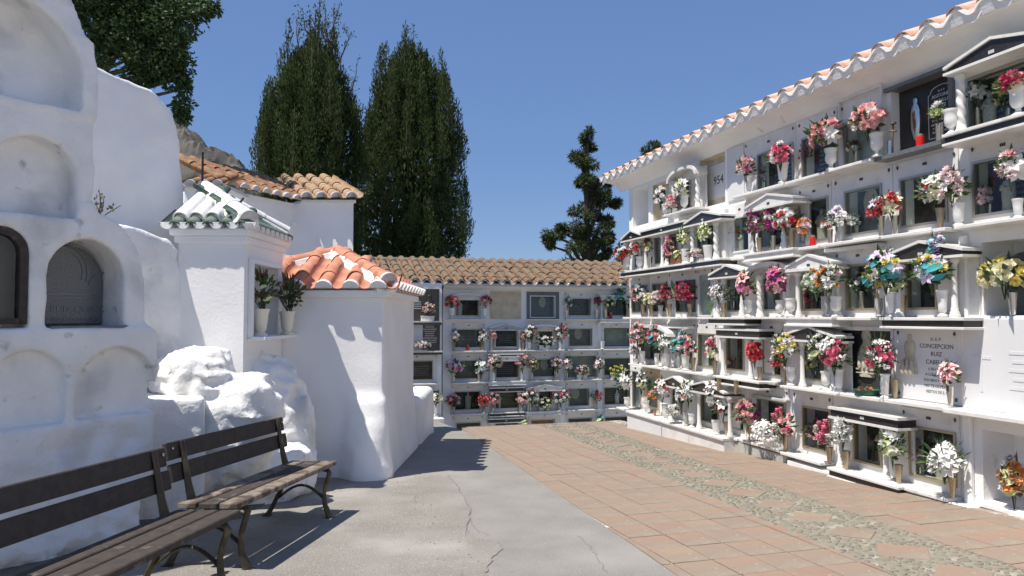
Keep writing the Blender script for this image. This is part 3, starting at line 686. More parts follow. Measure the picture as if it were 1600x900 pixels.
# white lettered slab
ua, ub = RW.u(1402, 1.2), RW.u(1502, 1.2)
p = MB().box(ua, ub, -.02, 0, .835, 1.49).obj('niche_slab', 'white_panel', RW.E, bevel=.003); tag(p, 'white lettered stone with a cream relief')
f = MB(); f.box(ub - .001, ub + .05, -.03, 0, .835, 1.50); f.box(ua - .02, ub + .06, -.04, 0, 1.492, 1.52); f.obj('stone_border', 'marble', p); MB().box(ua - .02, ub + .05, -.20, 0, .794, .829).obj('ledge', 'marble', p, bevel=.005)
tu = ua + (ub - ua) * .665
for i, (t, s_, dz) in enumerate((('D. E. P.', .040, 0), ('CONCEPCION', .056, .067), ('RUIZ', .056, .137), ('CABELLO', .056, .21), ('† 28-11-2012', .034, .265), ('A LOS 84 AÑOS', .036, .316), ('TUS HIJOS Y NIETOS', .032, .366), ('NO TE OLVIDAN', .036, .418), ('RESTOS DE S. R.', .034, .468))):
    text(t, s_, 'lettering_dark', p, tu, -.0205, 1.385 - dz, depth=.001)
rel = MB(); rel.lathe([(.085, 0), (.09, .03), (.075, .1), (.05, .17), (.062, .22), (.066, .26), (.05, .30), (.02, .315), (.024, .34), (.022, .36), (.008, .37)], seg=12, sy=.3)
for k in (-1, 0, 1): rel.lathe([(.022, 0), (.03, .03), (.026, .07), (.014, .09), (.018, .11), (.004, .13)], c=(k * .05, -.03, .0), seg=8)
rel.obj('carved_relief', 'stone_carving', p, loc=(ua + (ub - ua) * .25, -.025, 1.07), smooth=.8); rel = None
for uu in (ua + .04, ub - .04):
    for zz in (.88, 1.45): put('rosette', cached('ros', None), p, (uu, -.022, zz))
# blank slab at the right edge
ua, ub = RW.u(1513, 1.2), RW.u(1640, 1.2)
p = MB().box(ua, ub, -.05, 0, .83, 1.585).obj('niche_slab', 'white_panel', RW.E, bevel=.004)
f = MB(); uu = ua + .17; f.box(uu - .012, uu + .012, -.054, -.05, .98, 1.36); f.box(uu - .09, uu - .012, -.0535, -.05, 1.25, 1.275); f.box(uu + .012, uu + .09, -.0535, -.05, 1.25, 1.275); [f.box(ua + .42 + .03 * (k % 2), ua + .78 - .04 * (k % 3), -.0535, -.05, 1.30 - .07 * k, 1.325 - .07 * k) for k in range(5)]; f.obj('engraved_cross', 'white_panel', p)
put('rosette', cached('ros', None), p, (ua + .04, -.052, 1.53))
MB().box(ua - .05, ub, -.24, 0, .785, .829).obj('ledge', 'marble', p, bevel=.008)
# bottom row
fac(RW, 4, 986, 1004, 'frame', win=(991, 1002), ledge=.28, slab='black_stone', ros=False, wz=(.02, .6))
fac(RW, 4, 1006, 1032, 'frame', win=(1014, 1029), ledge=.28, ros=False, slab='cream_plaster', sur='cream_plaster')
fac(RW, 4, 1034, 1073, 'Pb', win=(1052, 1068), pr=.26, cols='plain', colx=(1047, 1069), base=False)
fac(RW, 4, 1073, 1132, 'Pb', win=(1098, 1124), pr=.26, cols=('plain', 'plain'), colx=(1091, 1139), base=False, fm='window_gilt')
fac(RW, 4, 1134, 1168, 'frame', win=(1144, 1164), ledge=.16, ros=False)
p = fac(RW, 4, 1170, 1236, 'frame', win=(1186, 1228), ledge=.15)
MB().box(RW.u(1182, .62), RW.u(1236, .62), -.08, 0, .60, .64).obj('hood_moulding', 'pale_slab', p, bevel=.01)
fac(RW, 4, 1240, 1304, 'frame', win=(1258, 1298), ledge=.19, fm='window_gilt')
fac(RW, 4, 1299, 1404, 'Fb', win=(1338, 1378), pr=.22, cols='plain', colx=(1311, 1382), fm='window_gilt')
fac(RW, 4, 1410, 1504, 'frame', win=(1426, 1494), ledge=.19, fm='window_gilt')
fac(RW, 4, 0, 0, 'empty', u=(0, 0), win=(RW.u(1536, .35), RW.u(1640, .35)), oh=.60)
build_body(RW, -11.78, 9.5, -.75, 3.97, 'whitewash')  # plain stretch behind the camera is unseen, added for its bounce light
# linings of the open recesses
for (a, b, z, m, arch) in ((1020, 1046, 3.14, 'cream_plaster', 1), (1093, 1133, 3.14, 'cream_plaster', 0)):
    ua, ub = RW.u(a, z + .35), RW.u(b, z + .35); t = .012; l = MB(); zt = z + (.60 if arch else .70)
    l.box(ua, ub, .12, .339, z + .012, zt - .001); l.box(ua + .001, ua + t, .004, .12, z + .012, zt - .001); l.box(ub - t, ub - .001, .004, .12, z + .012, zt - .001); l.box(ua + t, ub - t, .004, .12, zt - t, zt - .001)
    p = l.obj('recess_lining', m, RW.E)
    if not arch:
        MB().box(ua + .06, ub - .03, .105, .119, z + .12, zt - .10).obj('recess_panel', 'white_panel', p)
        text('954', .17, 'ink', p, ua + .335, .1035, z + .32, depth=.001)
ua, ub = RW.u(1560, 1.9, .25), RW.u(1640, 1.9, .25); n = 12; mid = (ua + ub) / 2
MB().prism([(ua, 1.612), (ub, 1.612)] + [(mid + (ub - ua) / 2 * math.cos(math.pi * i / n), 1.88 + .26 * math.sin(math.pi * i / n)) for i in range(n + 1)], .27, .335).obj('arched_slab', 'granite_grey', RW.E)
for z_, n_ in ((1.565, 2), (.02, 4)):
    ua, ub = RW.u(1524, z_ + .3), RW.u(1640, z_ + .3); MB().box(ua, ub, -.03, .33, z_ + .0, z_ + .038).obj('recess_sill', 'mortar_white', RW.E, bevel=.006)
# base: marble plinth panels on the left, low steps elsewhere
for (a, b, pr, m, zt) in ((980, 1003, .29, 'white_panel', .03), (1003, 1033, .29, 'white_panel', .03), (1034, 1076, .29, 'marble', .03), (1076, 1132, .29, 'marble', .03), (1137, 1171, .14, 'pale_slab', .02), (1173, 1229, .13, 'pale_slab', .02), (1230, 1302, .18, 'mortar_white', -.01)):
    ua, ub = RW.u(a, -.1, -pr), RW.u(b, -.1, -pr); q = MB().box(ua + .003, ub - .003, -pr, -.001, -.6, zt - .012).obj('plinth_panel', m, RW.E)
    if pr > .2: MB().box(ua, ub, -pr - .03, .0, zt - .012, zt + .022).obj('plinth_cap', 'marble', q, bevel=.005)
ua, ub = RW.u(1299, 0, -.26), RW.u(1404, 0, -.26); MB().box(ua - .02, ub + .02, -.27, -.001, -.5, -.047).obj('plinth_panel', 'mortar_white', RW.E)
for a, b in ((1410, 1506), (1520, 1640)):
    ua, ub = RW.u(a, 0, -.2), RW.u(b, 0, -.2); MB().box(ua, ub, -.16, -.001, -.4, .024 if a < 1500 else .0).obj('plinth_panel', 'mortar_white', RW.E, bevel=.006)
# wide pilaster that steps out to the right of the long stretch
MB().box(RW.u(1506, 1.5), RW.u(1518, 1.5), -.045, -.001, -.3, 2.30).obj('pilaster', 'whitewash', RW.E, bevel=.01)
MB().box(RW.u(1126, 2.7), RW.u(1139, 2.7), -.06, -.001, 2.30, 3.05).obj('pilaster', 'marble', RW.E, bevel=.006)
# coving under the eave
mb = MB(); prof = [(0, 3.84), (-.02, 3.86), (-.05, 3.885), (-.13, 3.95), (-.22, 3.975), (-.30, 3.985), (-.30, 4.01), (0.02, 4.06), (.02, 3.84)]
vs = [(u_, p_[0], p_[1]) for u_ in (-12.12, 9.5) for p_ in prof]; n = len(prof)
mb.add(vs, [tuple(range(n - 1, -1, -1)), tuple(range(n, 2 * n))] + [(i, (i + 1) % n, n + (i + 1) % n, n + i) for i in range(n)]); mb.obj('eave_coving', 'whitewash', RW.E, smooth=.6)
tiled(RW.E, (-12.2, -.335, 4.045), (9.5, -.335, 4.045), (-12.2, .965, 4.50), 77, 4, 'eave_tile', 'mortar_white', seed=4, budget=155, r=.088)
wave_edge(RW.E, -12.2, 9.5, 77, -.352, 4.075, .042, .030, .05, 'mortar_white', 5)
wave_edge(RW.E, -12.2, 9.5, 77, -.325, 4.035, .042, .060, .02, 'whitewash', 6)
MB().box(-12.0, 9.5, .34, 1.19, 3.971, 4.20).obj('gable_wall', 'whitewash', RW.E)

# back wall of niches
YB = 17.6
BW = Wall('niche_wall', (0, YB, 0), 0, 'low white wall of burial niches at the far end under a terracotta roof', 'burial wall', lambda px, z, y: Xon(px, YB + y, z))
BW.rows = [1.55, .78, .025, -.73, -1.48]; q = .75
fac(BW, 0, 703, 758, 'Aw', ph=q, win=(713, 747), pr=.14, cols='plain', slab='black_stone', fm='window_gilt', ledge=.2)
fac(BW, 0, 766, 814, 'slab', ph=q, slab='cream_plaster', ledge=.0)
fac(BW, 0, 822, 874, 'frame', ph=q, win=(829, 866), slab='blue_slab', sur='granite_grey', fm='white_panel', ledge=.14, ros=False, wz=(.05, .58))
fac(BW, 0, 881, 935, 'frame', ph=q, win=(888, 922), slab='black_stone', ledge=.15)
fac(BW, 0, 938, 985, 'Fw', ph=q, win=(948, 985), slab='dark_slab', pr=.16, cols='plain')
fac(BW, 1, 706, 758, 'frame', ph=q, win=(709, 750), slab='granite_grey', ledge=.18)
fac(BW, 1, 765, 817, 'Pw', ph=q, win=(774, 808), pr=.14, cols='plain', sur='pale_slab', fm='white_panel')
fac(BW, 1, 820, 880, 'Aw', ph=q, win=(842, 862), pr=.16, cols='plain')
fac(BW, 1, 883, 935, 'frame', ph=q, win=(889, 924), slab='blue_slab', ledge=.18)
fac(BW, 1, 939, 986, 'frame', ph=q, win=(945, 981), slab='pale_slab', fm='window_dark', ledge=.14)
fac(BW, 2, 704, 759, 'frame', ph=q, win=(709, 752), slab='granite_grey', ledge=.19)
fac(BW, 2, 764, 820, 'Fw', ph=q, win=(775, 809), slab='black_stone', pr=.16, cols='plain')
fac(BW, 2, 825, 876, 'frame', ph=q, win=(831, 868), slab='blue_slab', ledge=.18)
fac(BW, 2, 881, 936, 'frame', ph=q, win=(883, 931), slab='pale_slab', fm='white_panel', ledge=.18, wz=(.05, .6))
fac(BW, 2, 941, 986, 'frame', ph=q, win=(944, 985), slab='granite_grey', ledge=.16)
fac(BW, 3, 704, 759, 'frame', ph=q, win=(711, 749), slab='black_stone', fm='window_gilt', ledge=.19)
fac(BW, 3, 766, 818, 'Fb', ph=q, win=(774, 809), pr=.14, cols='plain', slab='black_stone')
fac(BW, 3, 823, 880, 'Pw', ph=q, win=(842, 862), pr=.16, cols='plain', slab='black_stone')
fac(BW, 3, 883, 934, 'frame', ph=q, win=(889, 919), slab='blue_slab', ledge=.18)
fac(BW, 3, 941, 986, 'frame', ph=q, win=(944, 983), slab='dark_slab', ledge=.16)
fac(BW, 4, 706, 756, 'frame', ph=q, win=(713, 750), slab='dark_slab', ledge=.16)
fac(BW, 4, 764, 818, 'Fb', ph=q, win=(774, 808), pr=.14, slab='black_stone')
fac(BW, 4, 825, 876, 'frame', ph=q, win=(830, 866), slab='rust_tile', ledge=.16, pane=False)
fac(BW, 4, 883, 934, 'frame', ph=q, win=(888, 924), slab='dark_slab', ledge=.16)
fac(BW, 4, 941, 986, 'frame', ph=q, win=(944, 982), slab='dark_slab', ledge=.16)
bl = BW.u(692, .5); build_body(BW, bl, 9.6, -2.1, 2.40, 'whitewash')
tiled(BW.E, (1.25, -.30, 2.40), (9.7, -.30, 2.40), (1.25, 2.3, 3.14), 30, 9, 'old_tile', 'mortar_grey', seed=8, budget=285, jit=.018)
wave_edge(BW.E, 1.25, 9.7, 30, -.312, 2.44, .05, .03, .06, 'mortar_white', 6)
mb = MB(); prof = [(0, 2.26), (-.05, 2.30), (-.22, 2.36), (-.27, 2.365), (-.27, 2.40), (.3, 2.43), (.3, 2.26)]; n = len(prof)
vs = [(u_, p_[0], p_[1]) for u_ in (bl - .0, 9.65) for p_ in prof]
mb.add(vs, [tuple(range(n - 1, -1, -1)), tuple(range(n, 2 * n))] + [(i, (i + 1) % n, n + (i + 1) % n, n + i) for i in range(n)]); mb.obj('eave_coving', 'whitewash', BW.E, smooth=.6)
rid = cached('ridge', lambda: barrel(.36, .13, .12, 'old_tile', name='ridge_tile'))
for i in range(25):
    o = put('ridge_tile', rid, BW.E, (1.25 + i * .34, 2.32, 3.10)); o.rotation_euler = (0, R0.uniform(-.02, .02), -math.pi / 2)
# left stretch of the back wall, set forward, with black stones
YL = 17.3
LW = Wall('niche_wall', (0, YL, 0), 0, 'short stretch of niches with black stones behind the terracotta roofed tomb', 'burial wall', lambda px, z, y: Xon(px, YL + y, z))
LW.rows = [1.50, .80, .05, -.71]
for r_, (a, b) in ((0, (612, 686)), (1, (612, 687))):
    z = LW.rows[r_]; ua, ub = LW.u(a, z + .3), LW.u(b, z + .3)
    p = MB().box(ua, ub, -.03, .0, z, z + .69 + (.07 if r_ == 0 else 0)).obj('niche_slab', 'black_stone', LW.E)
    MB().box(ua, ub + .04, -.20, .0, z - .03, z - .001).obj('ledge', 'marble', p); MB().box(ua, ub + .03, -.18, .0, z - .085, z - .03).obj('base_band', 'black_stone', p)
    tu = LW.u(649 if r_ == 0 else 671, z + .3)
    if r_ == 1: MB().box(LW.u(612, z + .3), LW.u(660, z + .3), -.034, -.029, z + .01, z + .68).obj('pale_panel', 'white_panel', p)
    mb = MB(); R = random.Random(r_ + 3); kk = 9 if r_ else 4
    for i in range(kk):
        hw = R.uniform(.09, .17); zz = z + (.60 if r_ else .44) - i * .052; x = tu - hw
        while x < tu + hw: wd = R.uniform(.008, .016); mb.box(x, x + wd, -.036, -.0295, zz, zz + .024); x += wd + .008
    mb.obj('lettering', 'lettering_silver', p)
    if r_ == 0:
        o = MB().lathe([(.05, 0), (.07, .1), (.075, .2), (.05, .28), (.035, .3), (.05, .34), (.045, .38), (.015, .4)], seg=10, sy=.3).obj('carved_figure', 'dark_slab', p, loc=(LW.u(671, 1.9), -.04, 1.72), smooth=True)
q = .75
fac(LW, 2, 618, 684, 'frame', ph=q, win=(630, 675), slab='dark_slab', ledge=.18)
fac(LW, 3, 618, 682, 'Fb', ph=q, win=(630, 671), pr=.12, cols='plain', slab='black_stone')
build_body(LW, .9, LW.u(690, .5), -1.3, 2.40, 'whitewash')
MB().box(1.2, LW.u(689, -.8), -.45, -.0, -1.2, -.74).obj('step', 'marble', LW.E, bevel=.01)
# ------------------------------------------------------------------ the old whitewashed vaults on the left
VA = math.atan2(.857, .515) - YAW; ud = Vector((math.cos(VA), math.sin(VA), 0)); V0 = K(kx(225, 5.45), 5.45, 0)
def vpx(px, py, dep=0.):
    o = V0 + Vector((-ud.y, ud.x, 0)) * dep; r = ray(px, py)
    det = r[0] * -ud.y + ud.x * r[1]; t = (o.x * -ud.y + ud.x * o.y) / det; u_ = (r[0] * o.y - r[1] * o.x) / -det
    u_ = (Vector((r[0] * t, r[1] * t, 0)) - o).dot(ud); return u_, H + r[2] * t
def arch2(x, z, uc, r, z0, zs, h):      # 2D arch, negative inside
    up = np.sqrt((x - uc) ** 2 + (np.maximum(z - zs, 0) * r / h) ** 2) - r
    return np.maximum(up, z0 - z)
def arch_px(l, rgt, top):
    (ul, z0), (ur, z1), (ut, zt) = vpx(*l), vpx(*rgt), vpx(*top); z0 = (z0 + z1) / 2
    r = (ur - ul) / 2; return (ul + ur) / 2, r, z0, zt - min(r, (zt - z0) * .75), min(r, (zt - z0) * .75)
h = .023; lo = (-2.3, -.45, -.35); hi = (.42, .85, 4.75); x, y, z = grid(lo, hi, h)
wob = lambda s, a, k=0: a * vnoise(x / s + k, y / s, z / s)
u245 = vpx(240, 590)[0]; u150 = vpx(146, 200)[0]
A_mid = arch_px((70, 512), (193, 512), (138, 374)); A_win = arch_px((-52, 512), (41, 512), (-8, 352))
A_br = arch_px((116, 657), (238, 642), (176, 543)); A_bl = arch_px((-20, 674), (100, 660), (46, 548))
A_3 = arch_px((-14, 333), (119, 337), (60, 213)); A_4 = arch_px((-130, 120), (127, 172), (15, -14))
zr1 = vpx(150, 335)[1]; out_mid = (A_mid[0] + .03, A_mid[1] + .20)
low = np.maximum(np.maximum(x - (u245 - .10 * np.clip((.75 - z) / .75, 0, 1) ** 2 * 2), -3 - x), z - 1.50)
low = np.maximum(low, np.abs(y - .32) - .34 - .10 * np.clip((.72 - z) / .6, 0, 1))
midr = arch2(x, z, out_mid[0], vpx(226, 500)[0] - out_mid[0], 1.2, A_mid[3] - .05, zr1 + .06 - A_mid[3]); midr = np.minimum(midr, np.maximum(x - out_mid[0], z - zr1)); midr = np.maximum(midr, np.abs(y - .27) - .27)
upp = np.maximum(np.maximum(x - u150, z - vpx(148, 90)[1] - .1), np.abs(y - .25) - .25); upp = np.maximum(upp, 1.3 - z)
zt4 = vpx(150, 150)[1]; top = np.maximum(arch2(x, z, u150 - 1.22, 1.22, 3.0, zt4 - .02, 1.30), np.abs(y - .25) - .25)
f = smin(smin(low, midr, .10), smin(upp, top, .06), .07)
f = f + rough(x, y, z, .05, .45) * (.5 + .8 * np.clip((1.6 - z), 0, 1)) + rough(x, y, z, .05, .15, 4) * np.clip((1.6 - z) * .9, .10, 1) + .035 * np.abs(vnoise(x / .09, y / .09, z / .09)) * np.clip((1.15 - z) * 1.3, 0, 1) + rough(x, y, z, .06, .10, 6) * np.clip((.80 - z) * 3, 0, 1) - .05 * np.clip(.05 - np.abs(z - .80) * .5, 0, 1) * (vnoise(x / .3, y, z / .3) > -.1)
def cut(A, dep, k=.015, soft=0.):
    global f
    a = arch2(x, z, A[0] + 0 * x, A[1], A[2], A[3], A[4]); c = np.maximum(a, y - dep); f = -smin(-f, c, k)
f = np.maximum(f, -1e3)
for A, dep in ((A_mid, .33), (A_win, .12), (A_br, .055), (A_bl, .05), (A_3, .13), (A_4, .24)): cut(A, dep)
me = nets(f.astype(np.float64), lo, h, 'vault_body', 'whitewash_rough')
vault = thing('burial_vault', V0, VA, 'old lumpy whitewashed vault with arched burial niches behind the wooden benches', 'burial vault')
put('vault_body', me, vault)
# carved stone in the middle niche
uc, r, z0, zs, hh = A_mid; n = 14; g = MB(); w_ = r * .96
arc = [(uc + w_ * math.cos(math.pi * i / n), zs - .02 + (hh * .98) * math.sin(math.pi * i / n)) for i in range(n + 1)]
g.prism([(uc - w_, z0 + .02), (uc + w_, z0 + .02)] + arc, .255, .32); gs = g.obj('gravestone', 'granite_grey', vault, bevel=.008)
d = MB()
for i in range(20):                                   # a carved ring and two side scrolls
    for (cx_, cz_, rr_, k0, k1) in ((uc - .06, zs + .05, .20, -.3, 3.4), (uc + .27, zs - .06, .11, .5, 3.0), (uc - .06, zs + .05, .165, -.3, 3.4)):
        a0 = k0 + (k1 - k0) * i / 20; a1 = k0 + (k1 - k0) * (i + 1) / 20
        d.prism([(cx_ + rr_ * math.cos(a0), cz_ + rr_ * math.sin(a0)), (cx_ + (rr_ + .012) * math.cos(a0), cz_ + (rr_ + .012) * math.sin(a0)), (cx_ + (rr_ + .012) * math.cos(a1), cz_ + (rr_ + .012) * math.sin(a1)), (cx_ + rr_ * math.cos(a1), cz_ + rr_ * math.sin(a1))], .248, .256)
d.box(uc - w_ + .03, uc + w_ - .04, .247, .256, zs - .115, zs - .10); d.box(uc - w_ + .03, uc + w_ - .04, .247, .256, zs - .14, zs - .13)
d.obj('carved_border', 'blue_slab', gs)
for t, s_, dz in (('AMPARO RUIZ QUINTAS', .066, .235), ('FALLECIO 1932 A LOS 59 AÑOS', .036, .30), ('SU HIJO DEDICA ESTE RECUERDO', .040, .375)):
    text(t, s_, 'blue_slab', gs, uc - .03, .2535, zs - dz, depth=.003)
MB().box(uc - w_ + .02, uc + r + .06, -.02, .30, z0 - .03, z0 + .015).obj('niche_sill', 'granite_grey', vault, bevel=.006)
uc, r, z0, zs, hh = A_win; n = 16
def archpts(w_, e): return [(uc - w_, z0 + .02)] + [(uc + w_, z0 + .02)] + [(uc + w_ * math.cos(math.pi * i / n), zs + (hh - e) * math.sin(math.pi * i / n)) for i in range(n + 1)]
o_ = archpts(r, 0); i_ = archpts(r - .05, .05); fr = MB()
for k in range(len(o_)):
    k2 = (k + 1) % len(o_); fr.prism([o_[k], o_[k2], i_[k2], i_[k]] if k != 0 else [o_[0], o_[1], (i_[1][0], i_[1][1] + .04), (i_[0][0], i_[0][1] + .04)], -.01, .05)
wf = fr.obj('window_frame', 'wood_brown', vault); MB().prism(archpts(r - .04, .04), .02, .026).obj('glass_pane', 'glass', wf); MB().prism(archpts(r - .01, .01), .085, .11).obj('gravestone', 'dark_slab', vault)

def sdf_thing(name, label, cat, org, rz, lo, hi, h, fn, m='whitewash_rough', body=None):
    x, y, z = grid(lo, hi, h); me = nets(fn(x, y, z).astype(np.float64), lo, h, name, m)
    o = put(name, me, None, org); o.rotation_euler = (0, 0, rz); return tag(o, label, cat)
# tall mass behind: vault end with a sunlit sloping top
def vloc(dep): return V0 + Vector((-ud.y, ud.x, 0)) * dep
dep2 = 1.47; a = [vpx(p[0], p[1], dep2) for p in ((150, 97), (205, 122), (250, 146), (272, 172), (280, 200), (292, 345))]
def mass(prof, back, zlo, rn=.02, rd=.05):
    pr = [(-2.6, prof[0][1] + .6)] + prof
    def fn(x, y, z):
        d = np.full_like(x, -9.)
        for (u0, z0_), (u1, z1_) in zip(pr, pr[1:] + [(prof[-1][0] + .04, zlo)]):
            L_ = math.hypot(u1 - u0, z1_ - z0_); nx, nz = -(z1_ - z0_) / L_, (u1 - u0) / L_
            d = -smin(-d, -((x - u0) * nx + (z - z0_) * nz), .05)
        d = -smin(-d, -(np.maximum(-y, y - back)), rd)
        return d + rough(x, y, z, rn, .16) + rough(x, y, z, .03, .5, 3)
    return fn
mx_ = max(q[0] for q in a); sdf_thing('vault_block', 'tall plain white block with a sunlit sloping top beside the upper arches', 'burial vault', vloc(dep2), VA, (-1.2, -.15, 1.2), (mx_ + .25, 1.5, 4.6), .035, mass(a, 1.3, 1.0), 'whitewash')
dep3 = .92; a = [vpx(p[0], p[1], dep3) for p in ((150, 332), (190, 337), (238, 344), (262, 352), (276, 385), (290, 470), (302, 560), (304, 640))]
mx_ = max(q[0] for q in a); sdf_thing('vault_block', 'lower white block with flaking sunlit top beside the green tiled tomb', 'burial vault', vloc(dep3), VA, (-.6, -.15, -.3), (mx_ + .25, 1.2, 2.75), .03, mass(a, 1.0, -.3, .03), 'whitewash_rough')
# low square block and painted rocks
def kblock(name, label, cat, px0, px1, py0, d, fn_r, hh, m='whitewash_rough', dy=.5, rot=0., rn=.03, noise=.22, z0=-.2):
    w_ = (kx(px1, d) - kx(px0, d)) / 2; cx_ = (kx(px0, d) + kx(px1, d)) / 2; zt = kz(py0, d)
    def fn(x, y, z): return sbox(x, y, z, (0, dy / 2, (zt + z0) / 2), (w_, dy / 2, (zt - z0) / 2), fn_r) + rough(x, y, z, rn, noise, px0) + rough(x, y, z, rn * .5, noise / 3, px1)
    return sdf_thing(name, label, cat, K(cx_, d, 0), -YAW + rot, (-w_ - .15, -.15, z0 - .1), (w_ + .15, dy + .15, zt + .15), .025, fn, m)
kblock('low_block', 'low square white block with a flat sunlit top behind the far bench', 'wall block', 214, 320, 622, 5.95, .04, 0, dy=.62, rot=math.radians(24), rn=.016)
def rock(label, blobs, d, h=.03, rn=.10, sc_=.22, m='whitewash_rough', cutz=-.3):
    P = [(kx(b[0], d + b[4]), d + b[4], kz(b[1], d + b[4]), b[2] / F * d, b[3] / F * d) for b in blobs]
    ox = sum(p[0] for p in P) / len(P); oy = d
    def fn(x, y, z):
        f_ = None
        for (cx_, cy_, cz_, rx, rz_) in P:
            ry = (rx + rz_) * .42; q_ = np.sqrt(((x - cx_ + ox) / rx) ** 2 + ((y - cy_ + oy) / ry) ** 2 + ((z - cz_) / rz_) ** 2); g_ = (q_ - 1) * min(rx, ry, rz_)
            f_ = g_ if f_ is None else smin(f_, g_, .12)
        ridge = np.abs(vnoise(x / sc_ + 3, y / sc_, z / sc_ * 1.3)) * rn * 1.6
        return f_ + rough(x, y, z, rn, sc_ * 1.4, blobs[0][0]) + ridge - rn * .3 + rough(x, y, z, rn * .35, sc_ * .3, 2)
    lo_ = (min(p[0] - p[3] for p in P) - ox - .15, min(p[1] - (p[3] + p[4]) * .42 for p in P) - oy - .15, max(cutz, min(p[2] - p[4] for p in P) - .1))
    hi_ = (max(p[0] + p[3] for p in P) - ox + .15, max(p[1] + (p[3] + p[4]) * .42 for p in P) - oy + .15, max(p[2] + p[4] for p in P) + .35)
    return sdf_thing('painted_rock', label, 'rock', K(ox, oy, 0), -YAW, lo_, hi_, h, fn, m)
rock('rough whitewashed rock outcrop behind the far bench, between the old vaults and the tombs', [
    (300, 598, 50, 50, .0), (338, 602, 26, 58, .0), (262, 590, 30, 34, .05), (345, 690, 30, 80, .1), (300, 720, 60, 90, .15),
    (368, 640, 36, 40, -.05), (404, 630, 20, 44, -.02), (426, 640, 18, 32, .0), (380, 690, 44, 55, .0),
    (402, 640, 44, 92, .75), (436, 650, 44, 88, .75), (462, 690, 34, 80, .75), (395, 700, 50, 90, .6), (470, 735, 30, 45, .7),
    (420, 728, 38, 24, .3), (452, 716, 26, 20, .35), (475, 709, 10, 10, .35), (400, 760, 50, 45, .25), (440, 752, 36, 26, .35)], 6.40, .026, .055, .15)
# ------------------------------------------------------------------ tombs with little tiled roofs (camera-side front)
# terracotta roofed tomb
d0, d1 = 7.85, 10.25; xl, xr_ = kx(428, d0), kx(600, d0)
tomb = thing('roofed_tomb', K(0, 0, 0), -YAW, 'white tomb with a new terracotta hip roof and a flared sunlit foot', 'tomb')
lo = (xl - .2, d0 - .45, -.4); hi = (xr_ + .35, d1 + .2, 2.05); x, y, z = grid(lo, hi, .035)
f = sbox(x, y, z, ((xl + xr_) / 2, (d0 + d1) / 2, .8), ((xr_ - xl) / 2, (d1 - d0) / 2, 1.04), .02) + rough(x, y, z, .012, .5)
fl_ = np.clip((.75 - z) / .85, 0, 1); foot = np.sqrt(((x - (xr_ - .16)) / (.17 + .07 * fl_)) ** 2 + ((y - d0 + .0) / (.05 + .20 * fl_)) ** 2) - 1; foot = np.maximum(foot * .14, z - .70 + .6 * np.maximum(0, d0 - .06 - y))
fl2 = np.clip((.5 - z) / .6, 0, 1); side = np.maximum(np.maximum(x - xr_ - .07 * fl2 ** 1.5, d0 - .02 - y), np.maximum(y - d1, z - .5)); side = np.maximum(side, xr_ - .3 - x)
f = smin(smin(f, foot + rough(x, y, z, .035, .2), .14), side, .08)
put('tomb_body', nets(f, lo, .035, 'tomb_body', 'whitewash_new'), tomb)
ez = kz(452, d0); ov = .10; ap = Vector((kx(524, 8.75), 8.75, kz(400, 8.75)))
c_ = MB(); c_.box(xl - .06, xr_ + .06, d0 - .07, d1 + .05, ez - .085, ez - .01); c_.obj('cornice', 'whitewash_new', tomb, bevel=.012)
rf = MB(); e0 = (xl - ov - .35, d0 - ov, ez); e1 = (xr_ + ov, d0 - ov, ez); e2 = (xr_ + ov, d1 + .1, ez); e3 = (xl - ov - .35, d1 + .1, ez); ap2 = (ap.x, d1 - .6, ap.z)
rf.add([e0, e1, e2, e3, tuple(ap), ap2], [(0, 1, 4), (1, 2, 5, 4), (2, 3, 5), (3, 0, 4, 5), (3, 2, 1, 0)])
roof = rf.obj('roof', 'mortar_white', tomb)
def hipclip(A, B, apx, margin=.0):                 # tile skipped when it pokes past the hips of a triangular face
    return lambda a, b: abs(a - apx) * (1 / (apx if a < apx else 1 - apx)) > (1 - b) * .985 + margin
fx = (ap.x - e0[0]) / (e1[0] - e0[0])
tiled(roof, e0, e1, (e0[0], ap.y, ap.z), 6, 4, 'new_tile', None, r=.085, skip=hipclip(0, 0, fx, .13), seed=3, channels='parts', cap='mortar_white', jit=.004)
sx = 10; wv = (ap.y - e1[1]) / (e2[1] - e1[1])
tiled(roof, e1, e2, (ap.x, e1[1], ap.z), sx, 4, 'new_tile', None, r=.085, skip=lambda a, b: a < wv and a / wv < b * 1.0, seed=5, channels='parts', cap='mortar_white', jit=.004)
def ridge_run(parent, p0, p1, n, m, r, name='ridge_tile', endcap=None):
    p0, p1 = Vector(p0), Vector(p1); V = (p1 - p0) / n; y = V.normalized(); x = y.cross(Vector((0, 0, 1))).normalized(); z = x.cross(y)
    me = barrel(V.length * 1.13, r, r * .88, m, seg=9, name=name)
    for i in range(n):
        o = put(name, me, parent); o.matrix_local = basis(x, y, z, p0 + V * i + z * .02)
    if endcap:
        c_ = MB(); c_.prism([(r * 1.02 * math.cos(math.pi * k / 9), r * .9 * math.sin(math.pi * k / 9)) for k in range(10)], -.012, .03); o = c_.obj('mortar_cap', endcap, parent); o.matrix_local = basis(x, y, z, p0 + z * .02)
    b = MB(); b.tube([tuple(p0 - z * .045), tuple(p1 - z * .045)], r * 1.30, 10); b.obj('ridge_mortar', 'mortar_white', parent)
ridge_run(roof, (e1[0] - .05, e1[1] + .06, ez + .07), ap + Vector((.03, -.03, .03)), 4, 'new_tile', .10, endcap='mortar_grey')
ridge_run(roof, (e0[0] + .05, e0[1] + .45, ez + .19), ap + Vector((-.03, -.03, .02)), 4, 'new_tile', .085)
ridge_run(roof, ap + Vector((0, .05, .03)), (ap2[0], ap2[1], ap2[2] + .03), 4, 'new_tile', .10)
